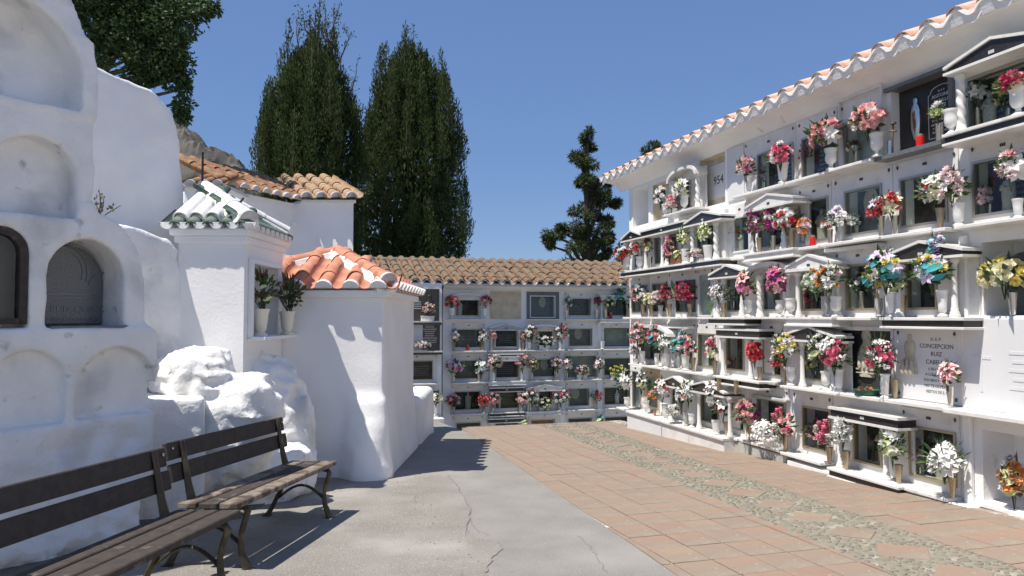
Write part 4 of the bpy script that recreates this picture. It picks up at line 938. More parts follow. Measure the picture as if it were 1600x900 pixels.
k_ = MB(); k_.lathe([(.12, -.08), (.10, .03), (.06, .085), (.01, .10)], c=tuple(ap), seg=10); k_.obj('mortar_peak', 'mortar_white', roof, smooth=True)
# low rounded wall running on behind that tomb
dA, dB = 10.4, 12.3; w0, w1 = kx(605, dA), kx(657, dA); x, y, z = grid((-.5, -.2, -.9), (.5, 2.2, 1.0), .035)
f = sbox(x, y, z, (0, .95, -.1), (.20, .98, .62), .12) + rough(x, y, z, .02, .3)
o = put('low_wall', nets(f, (-.5, -.2, -.9), .035, 'low_wall', 'whitewash'), None, K(w1 - .2, dA, zp(0, 10) + .12)); o.rotation_euler = (0, 0, -YAW); tag(o, 'low white wall with a rounded sunlit top behind the terracotta roofed tomb', 'wall')
# green tiled tomb
d0, d1 = 6.72, 7.84; xl, xr_ = kx(277, d0), kx(381, d0)
gt = thing('roofed_tomb', K(0, 0, 0), -YAW, 'white tomb with green glazed tiles half painted white and an open plant niche', 'tomb')
nz0, nz1 = kz(525, 7.0), kz(413, 6.95); ny0, ny1 = d0 + .13, d1 - .14
b_ = MB(); t_ = kz(380, d0)
b_.box(xl, xr_ - .42, d0, d1, -.4, t_); b_.box(xr_ - .42, xr_, d0, d1, -.4, nz0); b_.box(xr_ - .42, xr_, d0, d1, nz1, t_); b_.box(xr_ - .42, xr_, d0, ny0, nz0, nz1); b_.box(xr_ - .42, xr_, ny1, d1, nz0, nz1)
b_.obj('tomb_body', 'whitewash_new', gt)
MB().box(xl + .2, xr_ - .22, d1, d1 + .9, -.4, kz(392, 8.2)).obj('rear_wall', 'whitewash', gt)
c_ = MB(); c_.box(xl - .03, xr_ + .03, d0 - .03, d1 + .03, t_, t_ + .07); c_.box(xl - .06, xr_ + .06, d0 - .06, d1 + .06, t_ + .07, t_ + .13); c_.obj('cornice', 'whitewash_new', gt, bevel=.012)
f_ = MB(); tt = .035
f_.box(xr_ + .001, xr_ + .045, ny0 - tt, ny0 + .02, nz0 - .03, nz1 + .05); f_.box(xr_ + .001, xr_ + .045, ny0 + .02, ny1 + .02, nz1, nz1 + .05); f_.box(xr_ + .001, xr_ + .17, ny0 - tt, ny1 + .13, nz0 - .035, nz0 - .001)
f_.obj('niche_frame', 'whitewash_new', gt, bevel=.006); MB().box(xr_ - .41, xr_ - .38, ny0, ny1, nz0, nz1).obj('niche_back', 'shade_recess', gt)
ez = t_ + .13; ov = .07; ap = Vector((kx(318, 7.42), 7.42, kz(301, 7.42)))
rf = MB(); e0 = (xl - ov, d0 - ov, ez); e1 = (xr_ + ov, d0 - ov, ez); e2 = (xr_ + ov, d1 + ov, ez); e3 = (xl - ov, d1 + ov, ez)
rf.add([e0, e1, e2, e3, tuple(ap)], [(0, 1, 4), (1, 2, 4), (2, 3, 4), (3, 0, 4), (3, 2, 1, 0)]); roof = rf.obj('roof', 'mortar_white', gt)
fx = (ap.x - e0[0]) / (e1[0] - e0[0])
tiled(roof, e0, e1, (e0[0], ap.y, ap.z), 5, 3, 'green_glaze', None, r=.062, skip=hipclip(0, 0, fx, .08), seed=3, channels='parts', jit=.004)
wv = (ap.y - e1[1]) / (e2[1] - e1[1])
tiled(roof, e1, e2, (ap.x, e1[1], ap.z), 9, 3, 'green_glaze', None, r=.06, skip=lambda a, b: abs(a - wv) / (wv if a < wv else 1 - wv) > (1 - b) + .05, seed=5, channels='parts', jit=.004)
# white paint over the middle of each front run and the hip
def sleeve(p0, p1, r, rise=.9): 
    ridge_run(roof, p0, p1, 1, 'mortar_white', r, name='painted_tile')
V_ = Vector((0, ap.y - e0[1], ap.z - e0[2])); nn_ = Vector((0, -V_.z, V_.y)).normalized()
for i in range(5):
    b0 = Vector(e0) + (Vector(e1) - Vector(e0)) * ((i + .5) / 5); lim = 1 - abs((i + .5) / 5 - fx) / (fx if (i + .5) / 5 < fx else 1 - fx)
    if lim > .35: sleeve(b0 + V_ * .14 + nn_ * .032, b0 + V_ * min(.70, lim * .86) + nn_ * .03, .068)
ridge_run(roof, (e1[0] - .03, e1[1] + .05, ez + .08), ap + Vector((.02, -.02, .03)), 3, 'mortar_white', .085, name='painted_tile', endcap='mortar_grey')
ridge_run(roof, (e2[0] - .02, e2[1] - .10, ez + .09), ap + Vector((.05, .02, .02)), 3, 'mortar_white', .06, name='painted_tile')
for k_i in range(3):
    t0 = .30 + .22 * k_i; p_ = ap.lerp(Vector((e1[0], e1[1], ez)), t0 * .55) + Vector((0, 0, .062))
    g_ = barrel(.10, .07, .062, 'green_glaze', seg=8, name='ridge_tile'); o = put('ridge_tile', g_, roof); dr = (Vector((e1[0], e1[1], ez)) - ap).normalized(); xx = dr.cross(Vector((0, 0, 1))).normalized(); o.matrix_local = basis(xx, dr, xx.cross(dr), p_)
for i in range(9):
    b0 = Vector(e1) + (Vector(e2) - Vector(e1)) * ((i) / 9); q_ = MB(); q_.prism([(.05 * math.cos(math.pi + math.pi * k / 8), .055 * math.sin(math.pi + math.pi * k / 8)) for k in range(9)], -.01, .05); o = q_.obj('mortar_cap', 'mortar_white', roof); o.matrix_local = basis(Vector((0, 1, 0)), Vector((-1, 0, 0)), Vector((0, 0, 1)), b0 + Vector((.02, 0, .045)))
for i in range(6):
    b0 = Vector(e0) + (Vector(e1) - Vector(e0)) * (i / 5); q_ = MB(); q_.prism([(.062 * math.cos(math.pi + math.pi * k / 8), .062 * math.sin(math.pi + math.pi * k / 8)) for k in range(9)], -.012, .06); o = q_.obj('mortar_cap', 'mortar_white', roof); o.matrix_local = basis(Vector((1, 0, 0)), Vector((0, 1, 0)), Vector((0, 0, 1)), b0 + Vector((0, -.01, .055)))
# iron rod behind it
r_ = MB(); b0 = K(kx(313, 8.0), 8.0, 2.3); r_.tube([(0, 0, 0), (0, 0, kz(236, 8.0) - 2.3)], .012, 6); tag(r_.obj('iron_rod', 'black_iron', loc=b0), 'thin black iron rod standing up behind the green tiled roof', 'rod')
# ------------------------------------------------------------------ chapel with old tiled roofs
ch = thing('chapel', K(0, 0, 0), -YAW, 'white chapel with two weathered clay tile roofs in front of the cypresses', 'chapel')
cw0 = (kx(338, 10.3), 10.3); cw1 = (kx(486, 12.1), 12.1); ezl = kz(323, 12.1)
dx, dy = cw1[0] - cw0[0], cw1[1] - cw0[1]; L_ = math.hypot(dx, dy); nx, ny = dy / L_, -dx / L_
b_ = MB(); b_.slab([cw0, cw1, (cw1[0] - nx * 2.4, cw1[1] - ny * 2.4), (cw0[0] - nx * 2.4, cw0[1] - ny * 2.4)], -.5, ezl); b_.obj('side_wall', 'whitewash', ch)
o1 = Vector((nx, ny, 0)) * .14; A = Vector((*cw0, ezl + .03)) + o1; B = Vector((*cw1, ezl + .03)) + o1; D = A + Vector((-nx * 1.3, -ny * 1.3, .56))
rl = MB().add([tuple(A), tuple(B), tuple(B + (D - A)), tuple(D)], [(0, 1, 2, 3)]).obj('side_roof', 'mortar_grey', ch)
tiled(rl, A, B, D, 9, 5, 'rust_tile', None, seed=9, channels='parts', cap='mortar_grey', jit=.015)
dF = 11.7; xl, xr_ = kx(472, dF), kx(551, dF); ezr = kz(317, dF)
bk = MB(); bk.slab([(xl - .3, dF), (xr_, dF), (xr_ - 1.1, dF + 1.5), (xl - 1.4, dF + 1.5)], -1, ezr); bk.obj('front_wall', 'whitewash_new', ch)
MB().slab([(xl - .02, dF - .05), (xr_ + .05, dF - .05), (xr_ - 1.05, dF + 1.5), (xl - 1.2, dF + 1.5)], ezr, ezr + .05).obj('cornice', 'whitewash_new', ch)
A = Vector((xl - .02, dF - .16, ezr + .06)); B = Vector((xr_ + .12, dF - .16, ezr + .06)); D = Vector((kx(432, 13.2), 13.2, kz(279, 13.2)))
rr_ = MB().add([tuple(A), tuple(B), tuple(B + (D - A)), tuple(D)], [(0, 1, 2, 3)]).obj('front_roof', 'mortar_grey', ch)
tiled(rr_, A, B, D, 4, 6, 'tan_tile', None, seed=10, channels='parts', cap='mortar_grey', jit=.012)
MB().box(kx(280, 9.4), kx(343, 9.4), 9.5, 10.3, .5, kz(290, 9.5)).obj('stub_wall', 'whitewash', ch)
A = Vector((kx(282, 9.4), 9.42, kz(288, 9.4))); sb = MB().box(A.x - .03, A.x + .53, 9.42, 10.3, A.z - .01, A.z + .02).obj('stub_roof', 'mortar_grey', ch)
tiled(sb, A, A + Vector((.53, 0, 0)), A + Vector((-.1, .8, .22)), 3, 2, 'rust_tile', None, seed=12, channels='parts', cap='mortar_grey')
c_ = MB(); cxp = Vector((cw0[0] + dx * .82, cw0[1] + dy * .82, kz(352, 11.8))) ; e_ = Vector((dx / L_, dy / L_, 0)); nv = Vector((nx, ny, 0))
def crossbar(u0, u1, z0, z1):
    q_ = [cxp + e_ * u0, cxp + e_ * u1]; vs = [tuple(p + nv * k + Vector((0, 0, zz))) for k in (.035, 0) for p, zz in ((q_[0], z0), (q_[1], z0), (q_[1], z1), (q_[0], z1))]
    c_.add(vs, [(0, 1, 2, 3), (7, 6, 5, 4), (0, 4, 5, 1), (1, 5, 6, 2), (2, 6, 7, 3), (3, 7, 4, 0)])
crossbar(-.045, .045, -.34, .14); crossbar(-.16, -.045, -.03, .05); crossbar(.045, .16, -.03, .05); c_.obj('relief_cross', 'whitewash', ch)
# ------------------------------------------------------------------ trees
def sprays(mb, c, r3, n, L, wd, R, up=.6, out=None, broad=False):
    for _ in range(n):
        a = R.uniform(0, 6.283); b = math.acos(R.uniform(-1, 1)); q = R.random() ** .4
        d = Vector((math.cos(a) * math.sin(b), math.sin(a) * math.sin(b), math.cos(b)))
        p = Vector((c[0] + d.x * r3[0] * q, c[1] + d.y * r3[1] * q, c[2] + d.z * r3[2] * q))
        t = (d * .7 + Vector((R.uniform(-.6, .6), R.uniform(-.6, .6), R.uniform(-.6, .6) + up))).normalized()
        s_ = t.cross(Vector((R.uniform(-1, 1), R.uniform(-1, 1), R.uniform(-1, 1)))).normalized(); l = L * R.uniform(.6, 1.3); k = wd * R.uniform(.7, 1.3)
        if broad:
            nrm = t.cross(s_); m_ = p + t * l * .5
            mb.add([tuple(p), tuple(m_ + s_ * k + nrm * k * .3), tuple(p + t * l), tuple(m_ - s_ * k + nrm * k * .3)], [(0, 1, 2), (0, 2, 3)])
        else: mb.add([tuple(p - s_ * k * .4), tuple(p + t * l * .55 + s_ * k), tuple(p + t * l), tuple(p + t * l * .5 - s_ * k)], [(0, 1, 2, 3)])
def trunk(T, hgt, r, base=0., name='trunk', n=8, lean=0.):
    mb = MB(); mb.tube([(lean * i / n + .04 * math.sin(i * 1.7), .04 * math.cos(i * 1.3), base + (hgt - base) * i / n) for i in range(n + 1)], [r * (1 - .85 * i / n) for i in range(n + 1)], 8)
    return mb.obj(name, 'bark', T, smooth=True)
def cypress(label, pxc, d, ytop, hw, seed, prof, base=-2.0, twigs=()):
    R = random.Random(seed); b = K(kx(pxc, d), d, base); T = thing('cypress_tree', b, -YAW, label, 'tree')
    ht = kz(ytop, d) - base; W_ = hw / F * d * 1.10; mb = MB(); trunk(T, ht * .9, .28)
    limbs = MB()
    def pr(t):
        for (t0, w0), (t1, w1) in zip(prof, prof[1:]):
            if t <= t1: return w0 + (w1 - w0) * (t - t0) / (t1 - t0)
        return prof[-1][1]
    plumes = []
    for i in range(470):
        t = R.random() ** .9; a = R.uniform(0, 6.283); q = R.choice((1, 1, .93, .85, .65)) * R.uniform(.82, .97)
        plumes.append((t, a, q))
    for (t, a, q) in plumes:
        w_ = pr(t) * W_ * q; z = ht * (1 - t); c = (math.cos(a) * w_, math.sin(a) * w_, z)
        sc_ = min(1., .45 + t * 2.2)
        pl = R.uniform(.45, 1.0) * sc_; pw = R.uniform(.15, .24) * sc_
        sprays(mb, (c[0] * .96, c[1] * .96, z), (pw, pw, pl), int(190 * sc_ + 40), .125, .0155, R, up=1.5)
        if R.random() < .12: limbs.tube([(0, 0, z - .9), (c[0] * .5, c[1] * .5, z - .5), (c[0] * .95, c[1] * .95, z + .3)], [.05, .03, .01], 5)
    for i in range(30):                                   # upright spires that break the outline
        t = R.uniform(.04, .50); a = R.uniform(0, 6.283); w_ = pr(t) * W_ * R.uniform(.80, 1.06); hh = R.uniform(1.3, 2.4); z = ht * (1 - t)
        for k in range(6):
            q = k / 6; rr_ = .26 * (1 - q) + .04; sprays(mb, (math.cos(a) * w_ * (1 - .10 * q), math.sin(a) * w_ * (1 - .10 * q), z - .3 + hh * q), (rr_, rr_, hh / 7), int(95 * (1 - q) + 22), .13, .016, R, up=1.8)
        limbs.tube([(math.cos(a) * w_ * .6, math.sin(a) * w_ * .6, z - 1), (math.cos(a) * w_, math.sin(a) * w_, z - .2), (math.cos(a) * w_ * .9, math.sin(a) * w_ * .9, z + hh * .85)], [.03, .02, .006], 4)
    for i in range(26):                                   # heart of the crown
        t = .06 + .94 * i / 26; w_ = pr(t) * W_ * .80; sprays(mb, (0, 0, ht * (1 - t)), (w_, w_, ht / 26 * .8), 520, .26, .055, R, up=1.)
    limbs.obj('limbs', 'bark', T); mb.obj('crown', 'cypress_leaf', T)
    if twigs:
        tw = MB(); lv = MB()
        for (x0, y0, x1, y1) in twigs:
            p0 = Vector((kx(x0, d) - kx(pxc, d), 0, kz(y0, d) - base)); p1 = Vector((kx(x1, d) - kx(pxc, d), R.uniform(-.3, .3), kz(y1, d) - base))
            P = [p0.lerp(p1, i / 5) + Vector((R.uniform(-.04, .04), R.uniform(-.04, .04), 0)) for i in range(6)]; tw.tube(P, [.028, .024, .02, .016, .012, .006], 5)
            for i in range(9):
                q_ = p0.lerp(p1, R.uniform(.2, .98)); s_ = q_ + Vector((R.uniform(-.22, .22), R.uniform(-.2, .2), R.uniform(.05, .3))); tw.tube([q_, s_], [.009, .004], 4); sprays(lv, s_, (.06, .06, .10), 6, .08, .022, R)
        tw.obj('bare_twig', 'dry_twig', T); lv.obj('sparse_leaves', 'cypress_leaf', T)
    return T
cypress('tall dark cypress with bare twigs on top, left of the pair behind the chapel', 484, 22, 62, 79, 3, [(0, .10), (.05, .36), (.10, .66), (.15, .88), (.22, .98), (.5, 1.), (.8, .97), (1, .8)],
        twigs=[(492, 70, 495, -20), (505, 80, 528, -5), (478, 75, 466, 5), (487, 80, 491, 8), (515, 85, 520, 10), (465, 85, 455, 15), (538, 170, 556, 95), (508, 70, 505, 0), (525, 95, 545, 40), (480, 60, 482, 20)])
cypress('broad cypress, right of the pair, rising above the far tiled roof', 643, 25, 72, 85, 5, [(0, .12), (.048, .42), (.132, .74), (.217, .88), (.3, .94), (.5, 1), (.85, 1.02), (1, .95)], twigs=[(640, 100, 644, 38), (620, 95, 624, 78)])
def lobes_tree(name, label, lobes, d, base, seed, m, L, wd, dens, trunk_px, r, broad=False, up=.3):
    R = random.Random(seed); b = K(kx(trunk_px, d), d, base); T = thing(name, b, -YAW, label, 'tree'); mb = MB(); lm = MB(); ztop = 0
    if name == 'conifer_tree': lobes = [(a, b + 1, c * 1.05, e * 1.04) for a, b, c, e in lobes]
    for (px, py, rx, ry) in lobes:
        c = (kx(px, d) - kx(trunk_px, d), R.uniform(-.5, .5) * rx / F * d, kz(py, d) - base); r3 = (rx / F * d, max(rx, ry) * .8 / F * d, ry / F * d); ztop = max(ztop, c[2])
        k = max(3, int(rx * ry / 70))
        for i in range(k):
            a = R.uniform(0, 6.283); q = R.uniform(.2, .95); cc = (c[0] + math.cos(a) * r3[0] * q, c[1] + R.uniform(-1, 1) * r3[1] * .8, c[2] + math.sin(a) * r3[2] * q); s_ = R.uniform(.22, .42)
            sprays(mb, cc, (r3[0] * s_ + .08, r3[1] * s_ + .08, r3[2] * s_ * .9 + .06), int(dens * R.uniform(.6, 1.2)), L, wd, R, up=up, broad=broad)
        lm.tube([(0, 0, max(.5, c[2] - abs(c[0]) * .5 - .8)), (c[0] * .5, c[1] * .5, c[2] - .25), c], [r * .35, r * .22, r * .08], 5)
    trunk(T, ztop, r); lm.obj('limbs', 'bark', T); mb.obj('crown', m, T); return T
lobes_tree('conifer_tree', 'lone ragged dark conifer leaning above the far tiled roof', [(918, 207, 8, 12), (917, 225, 13, 12), (898, 241, 12, 7), (908, 247, 12, 8), (920, 250, 16, 14), (921, 272, 18, 14), (926, 292, 22, 14), (910, 283, 9, 8), (945, 302, 10, 10), (950, 280, 5, 6), (928, 312, 24, 12), (915, 330, 18, 14), (940, 332, 16, 14), (925, 352, 24, 16), (955, 345, 12, 7), (900, 362, 22, 11), (880, 362, 16, 8), (862, 368, 13, 9), (856, 382, 6, 14), (945, 368, 16, 12), (915, 382, 32, 14), (957, 372, 8, 10), (905, 400, 36, 12), (878, 352, 7, 6), (948, 392, 12, 12), (962, 312, 7, 5)], 30, -3, 4, 'conifer_leaf', .19, .020, 250, 918, .30, up=-.3)
lobes_tree('conifer_tree', 'small dark conifer tip showing over the right niche wall roof', [(1012, 232, 6, 13), (1024, 226, 9, 12), (1022, 240, 14, 12), (1022, 262, 16, 20), (1022, 300, 20, 30)], 34, -3, 6, 'conifer_leaf', .17, .022, 240, 1022, .25)
lobes_tree('broadleaf_tree', 'spreading broadleaf tree hanging over the old vaults at upper left', [(130, -10, 55, 40), (180, 40, 45, 40), (150, 60, 30, 30), (230, 10, 60, 40), (240, 60, 42, 32), (285, -5, 36, 22), (312, 8, 14, 9), (200, 90, 36, 26), (255, 88, 28, 26), (276, 60, 18, 22), (268, 120, 16, 18), (281, 100, 10, 18), (284, 135, 8, 14), (276, 158, 12, 16), (278, 180, 5, 9), (240, 110, 16, 14), (180, -60, 90, 50), (90, -20, 60, 50), (100, -80, 90, 50), (225, 118, 10, 8)], 11.5, -.6, 8, 'broad_leaf', .078, .022, 108, 70, .22, broad=True, up=-.1)
lobes_tree('conifer_tree', 'tiny distant conifer beside the corner of the right niche wall', [(967, 392, 4, 10), (967, 400, 7, 8), (972, 386, 5, 8)], 36, -3, 9, 'conifer_leaf', .16, .04, 60, 967, .15)
# wild plant growing from the vault
tw = MB(); b0 = vloc(.3) + ud * vpx(152, 338, .3)[0]; R = random.Random(2); lv = MB()
b0 = Kpx(152, 338, 6.1)
for k in range(7):
    a = R.uniform(-.9, 1.3); l = R.uniform(.10, .24); e = Vector((math.sin(a) * l, R.uniform(-.05, .05), math.cos(a) * l)); tw.tube([(0, 0, -.03), e * .5 + Vector((.02, 0, 0)), e], [.006, .005, .003], 4)
    for i in range(4): sprays(lv, e * R.uniform(.4, 1), (.02, .02, .02), 2, .03, .010, R)
wp = thing('wild_plant', b0, -YAW, 'dry wild plant sprouting from a crack beside the upper arches', 'plant'); tw.obj('stem', 'dry_twig', wp); lv.obj('leaves', 'leaf_dry', wp)

# ------------------------------------------------------------------ benches
def bench(label, a, b, near):
    """a: far end, b: near end of the back's top edge, in the camera-side ground frame (x, d)"""
    A = Vector((a[0], a[1], 0)); Bv = Vector((b[0], b[1], 0)); Lb = (A - Bv).length; ang = math.atan2((A - Bv).y, (A - Bv).x)
    o = K(Bv.x, Bv.y, 0); z0 = zf(o.x, o.y) + .012
    zA = zf(*K(A.x, A.y, 0)[:2]); T = thing('bench', (o.x, o.y, z0), ang - YAW, label, 'bench', 'wooden benches with cast iron legs in front of the old vaults')
    T.rotation_euler = (0, -(zA + .012 - z0) / Lb * 1.0, ang - YAW)
    # local: x along the bench, -y towards the sitter
    def plank(name, y, z, wd, th, tilt, m, k):
        R = random.Random(k); mb = MB(); mb.box(0, Lb, -wd / 2, wd / 2, -th / 2, th / 2)
        o_ = mb.obj(name, m, T, bevel=.006); o_.location = (R.uniform(-.008, .008), y, z); o_.rotation_euler = (tilt, 0, 0); return o_
    t_ = math.radians(79)
    plank('back_plank', .0, .735, .112, .032, t_, 'wood_dark', 1); plank('back_plank', -.028, .600, .112, .032, t_, 'wood_dark', 2)
    for i, y in enumerate((-.150, -.285, -.425)): plank('seat_plank', y, .415 + (.012 if i == 2 else 0) * .5, .122, .036, math.radians(-2), ('wood_worn' if not near else 'wood_brown') if i != 1 else 'wood_brown', 5 + i)
    bo = cached('bolt', lambda: MB().lathe([(.010, 0), (.010, .006), (.004, .010)], seg=8).mesh('bolt', 'chrome'))
    for x in (.045, Lb - .045):
        o_ = put('bolt', bo, T, (x, -.016, .752)); o_.rotation_euler = (math.radians(79 + 90 - 79 + 79), 0, 0); o_.rotation_euler = (t_, 0, 0)
    for x in (.14, Lb - .14):
        mb = MB(); w_ = 1.0
        def bar(P, r, flat=.55): mb.tube([(x, p[0], p[1]) for p in P], r, 8, 1.7)
        bar([(-.02, .79), (-.045, .66), (-.075, .52), (-.10, .43), (-.105, .33), (-.06, .20), (.0, .08), (.04, .012)], [.013, .015, .018, .022, .022, .018, .017, .022])
        bar([(-.10, .39), (-.22, .385), (-.36, .39), (-.46, .385), (-.478, .36), (-.455, .28), (-.435, .20), (-.445, .11), (-.49, .012)], [.015, .014, .014, .016, .018, .018, .016, .017, .024])
        n = 10; bar([(-.055 - .385 * i / n, .155 + .105 * math.sin(math.pi * i / n)) for i in range(n + 1)], .011)
        mb.box(x - .028, x + .028, -.525, -.46, -.02, .016); mb.box(x - .028, x + .028, .01, .075, -.02, .016)
        mb.obj('iron_leg', 'cast_iron', T, smooth=.9)
    return T
zt = .80
def backpt(px, py, dz=.0):
    d = (H - (zt - .02)) * F / (py - 495); return (kx(px, d), d)
bench('far brown wooden bench with weathered worn seat planks and curved iron legs', backpt(441, 647), backpt(259, 702), False)
bench('near dark brown wooden bench cut off by the left edge of the photo', backpt(257, 711), (-2.21, 2.86), True)

# ------------------------------------------------------------------ flowers and vases
def disc_petal(mb, a, r0, r1, wd, lift0, lift1, droop=0., seg=2):
    ca, sa = math.cos(a), math.sin(a); P = []
    for i in range(seg + 1):
        t = i / seg; r = r0 + (r1 - r0) * t; z = lift0 + (lift1 - lift0) * t - droop * t * t; w_ = wd * math.sin(math.pi * min(.98, .18 + .80 * t)) 
        P += [(r * ca - w_ * sa, r * sa + w_ * ca, z + w_ * .35), (r * ca, r * sa, z), (r * ca + w_ * sa, r * sa - w_ * ca, z + w_ * .35)]
    fs = []
    for i in range(seg):
        b = i * 3; fs += [(b, b + 1, b + 4, b + 3), (b + 1, b + 2, b + 5, b + 4)]
    mb.add(P, fs)
def flower_mesh(kind, col):
    mb = MB(); R = random.Random(kind)
    if kind == 'rose':
        for ring, (n, r0, r1, wd, l0, l1, dr) in enumerate(((5, .1, 1., .55, -.35, .25, .2), (5, .08, .8, .5, -.3, .45, .0), (4, .05, .52, .42, -.2, .55, -.0), (3, .02, .28, .3, 0, .6, 0))):
            for k in range(n): disc_petal(mb, k * 6.283 / n + ring * .7, r0, r1, wd, l0, l1, dr)
    elif kind == 'lily':
        for k in range(6): disc_petal(mb, k * 6.283 / 6 + (k % 2) * .06, .06, 1.05 - .1 * (k % 2), .30, -.3, .30, .35, 3)
        for k in range(4): mb.tube([(0, 0, -.1), (.15 * math.cos(k * 1.6), .15 * math.sin(k * 1.6), .3)], .03, 3)
    elif kind == 'carn':
        for k in range(26):
            a = R.uniform(0, 6.283); e = R.uniform(-.1, 1.4); disc_petal(mb, a, .1, .85 * math.cos(e * .9) + .15, .24, -.2, .1 + .65 * math.sin(e), .05)
    elif kind == 'gyp':
        for k in range(20):
            d = Vector((R.uniform(-1, 1), R.uniform(-1, 1), R.uniform(-.5, 1))).normalized() * R.uniform(.5, 1.1); n = 5; q = R.uniform(.13, .22)
            a1 = d.cross(Vector((.3, .2, 1))).normalized() * q; a2 = d.normalized().cross(a1)
            mb.add([tuple(d + a1 * math.cos(6.283 * i / n) + a2 * math.sin(6.283 * i / n)) for i in range(n)], [tuple(range(n))])
    elif kind == 'spray':                              # hyacinth / gladiolus spike of small bells
        for k in range(26):
            t = k / 26; a = k * 2.4; r = .55 * (1 - t * .6); c = Vector((math.cos(a) * r, math.sin(a) * r, -1.0 + 2.2 * t)); o = len(mb.v); sub = MB()
            for j in range(4): disc_petal(sub, j * 1.57, .02, .30, .14, 0, .12)
            mb.add([tuple(Vector(v) + c) for v in sub.v], sub.f)
    elif kind == 'leaf':
        disc_petal(mb, .4, -.9, 1., .42, 0, .25, .3, 4)
    me = mb.mesh('flower_' + kind, 'petal_' + col); smooth_mesh(me, 1.2); return me
def foliage_mesh(kind, seed, m):
    R = random.Random(seed); mb = MB()
    for i in range(46 if kind == 'broad' else 70):
        a = R.uniform(0, 6.283); el = R.uniform(-.35, 1.45); d = Vector((math.cos(a) * math.cos(el), math.sin(a) * math.cos(el), math.sin(el))); q = R.uniform(.25, .75)
        l = R.uniform(.35, .62) if kind == 'broad' else R.uniform(.5, .95); wd = R.uniform(.07, .14) if kind == 'broad' else R.uniform(.025, .05)
        p = d * q; s_ = d.cross(Vector((R.uniform(-1, 1), R.uniform(-1, 1), R.uniform(-1, 1)))).normalized(); n = s_.cross(d); m1 = p + d * l * .5
        mb.add([tuple(p), tuple(m1 + s_ * wd - n * .04), tuple(m1 + n * .03), tuple(m1 - s_ * wd - n * .04), tuple(p + d * l - n * .10)], [(0, 1, 2), (0, 2, 3), (1, 4, 2), (2, 4, 3)])
    for i in range(9):
        a = R.uniform(0, 6.283); mb.tube([(0, 0, -1.0), (.25 * math.cos(a), .25 * math.sin(a), 0)], .022, 3)
    for i in range(10):
        a = R.uniform(0, 6.283); q = R.uniform(.1, .5); mb.lathe([(.02, -.1), (.22, 0), (.02, .1)], c=(q * math.cos(a), q * math.sin(a), R.uniform(-.5, .2)), seg=5)
    return mb.mesh('foliage', m)
VP = dict(
    urn=([(.30, 0), (.31, .05), (.20, .10), (.12, .17), (.13, .26), (.24, .32), (.33, .44), (.34, .62), (.33, .80), (.36, .86), (.40, .92), (.40, 1), (.33, 1), (.30, .7)], 'white_glaze', 'white urn'),
    tall=([(.24, 0), (.25, .05), (.15, .11), (.14, .16), (.19, .20), (.21, .4), (.25, .8), (.27, .92), (.31, .95), (.31, 1), (.26, 1), (.22, .7)], 'white_glaze', 'tall white vase'),
    cone=([(.14, 0), (.15, .02), (.16, .1), (.29, .97), (.31, .98), (.31, 1), (.27, 1), (.22, .7)], 'brass', 'brass cone vase'),
    steel=([(.15, 0), (.16, .02), (.165, .1), (.28, .97), (.30, .98), (.30, 1), (.27, 1), (.22, .7)], 'chrome', 'steel cone vase'),
    cup=([(.36, 0), (.37, .06), (.30, .12), (.34, .2), (.42, .75), (.45, .85), (.47, .92), (.47, 1), (.40, 1), (.36, .7)], 'white_glaze', 'white cup vase'),
    grey=([(.22, 0), (.24, .06), (.14, .12), (.16, .18), (.26, .4), (.29, .62), (.27, .85), (.31, .95), (.31, 1), (.26, 1), (.2, .7)], 'grey_marble', 'grey marble vase'),
    flute=([(.30, 0), (.31, .05), (.19, .12), (.19, .16), (.25, .22), (.28, .5), (.33, .88), (.38, .94), (.38, 1), (.32, 1), (.28, .7)], 'white_glaze', 'fluted white vase'),
    creamflute=([(.30, 0), (.31, .05), (.19, .12), (.17, .17), (.23, .22), (.27, .5), (.31, .88), (.36, .94), (.36, 1), (.31, 1), (.27, .7)], 'cream_glaze', 'cream fluted vase'),
    crystal=([(.26, 0), (.27, .04), (.12, .10), (.13, .18), (.22, .3), (.27, .7), (.33, 1), (.28, 1), (.2, .4)], 'grey_marble', 'crystal vase'),
    can=([(.2, 0), (.205, .02), (.21, .98), (.22, 1), (.19, 1), (.18, .7)], 'chrome', 'steel cylinder vase'),
    pot=([(.36, 0), (.38, .06), (.46, .85), (.52, .88), (.52, 1), (.45, 1), (.42, .7)], 'terracotta_pot', 'small clay pot'),
    basket=([(.5, 0), (.52, .05), (.66, .95), (.70, 1), (.6, 1), (.55, .6)], 'white_glaze', 'low white basket'))
def vase_mesh(k):
    p, m, _ = VP[k]; mb = MB()
    if k == 'planter': pass
    fn = (lambda a, z: 1 + (.05 * abs(math.cos(6 * a)) if .2 < z < .9 else 0)) if 'flute' in k or k == 'basket' else None
    mb.lathe(p, seg=24 if fn else 14, fn=fn); return mb.mesh('vase', m, .9)
def planter_mesh(): return MB().slab([(-.5, -.28), (.5, -.28), (.5, .28), (-.5, .28)], 0, .85).slab([(-.54, -.31), (.54, -.31), (.54, .31), (-.54, .31)], .85, 1.).mesh('vase', 'white_glaze', False, .03)
FR = dict(rose=.051, lily=.080, carn=.046, gyp=.075, spray=.055, leaf=.075)
RF = random.Random(77)
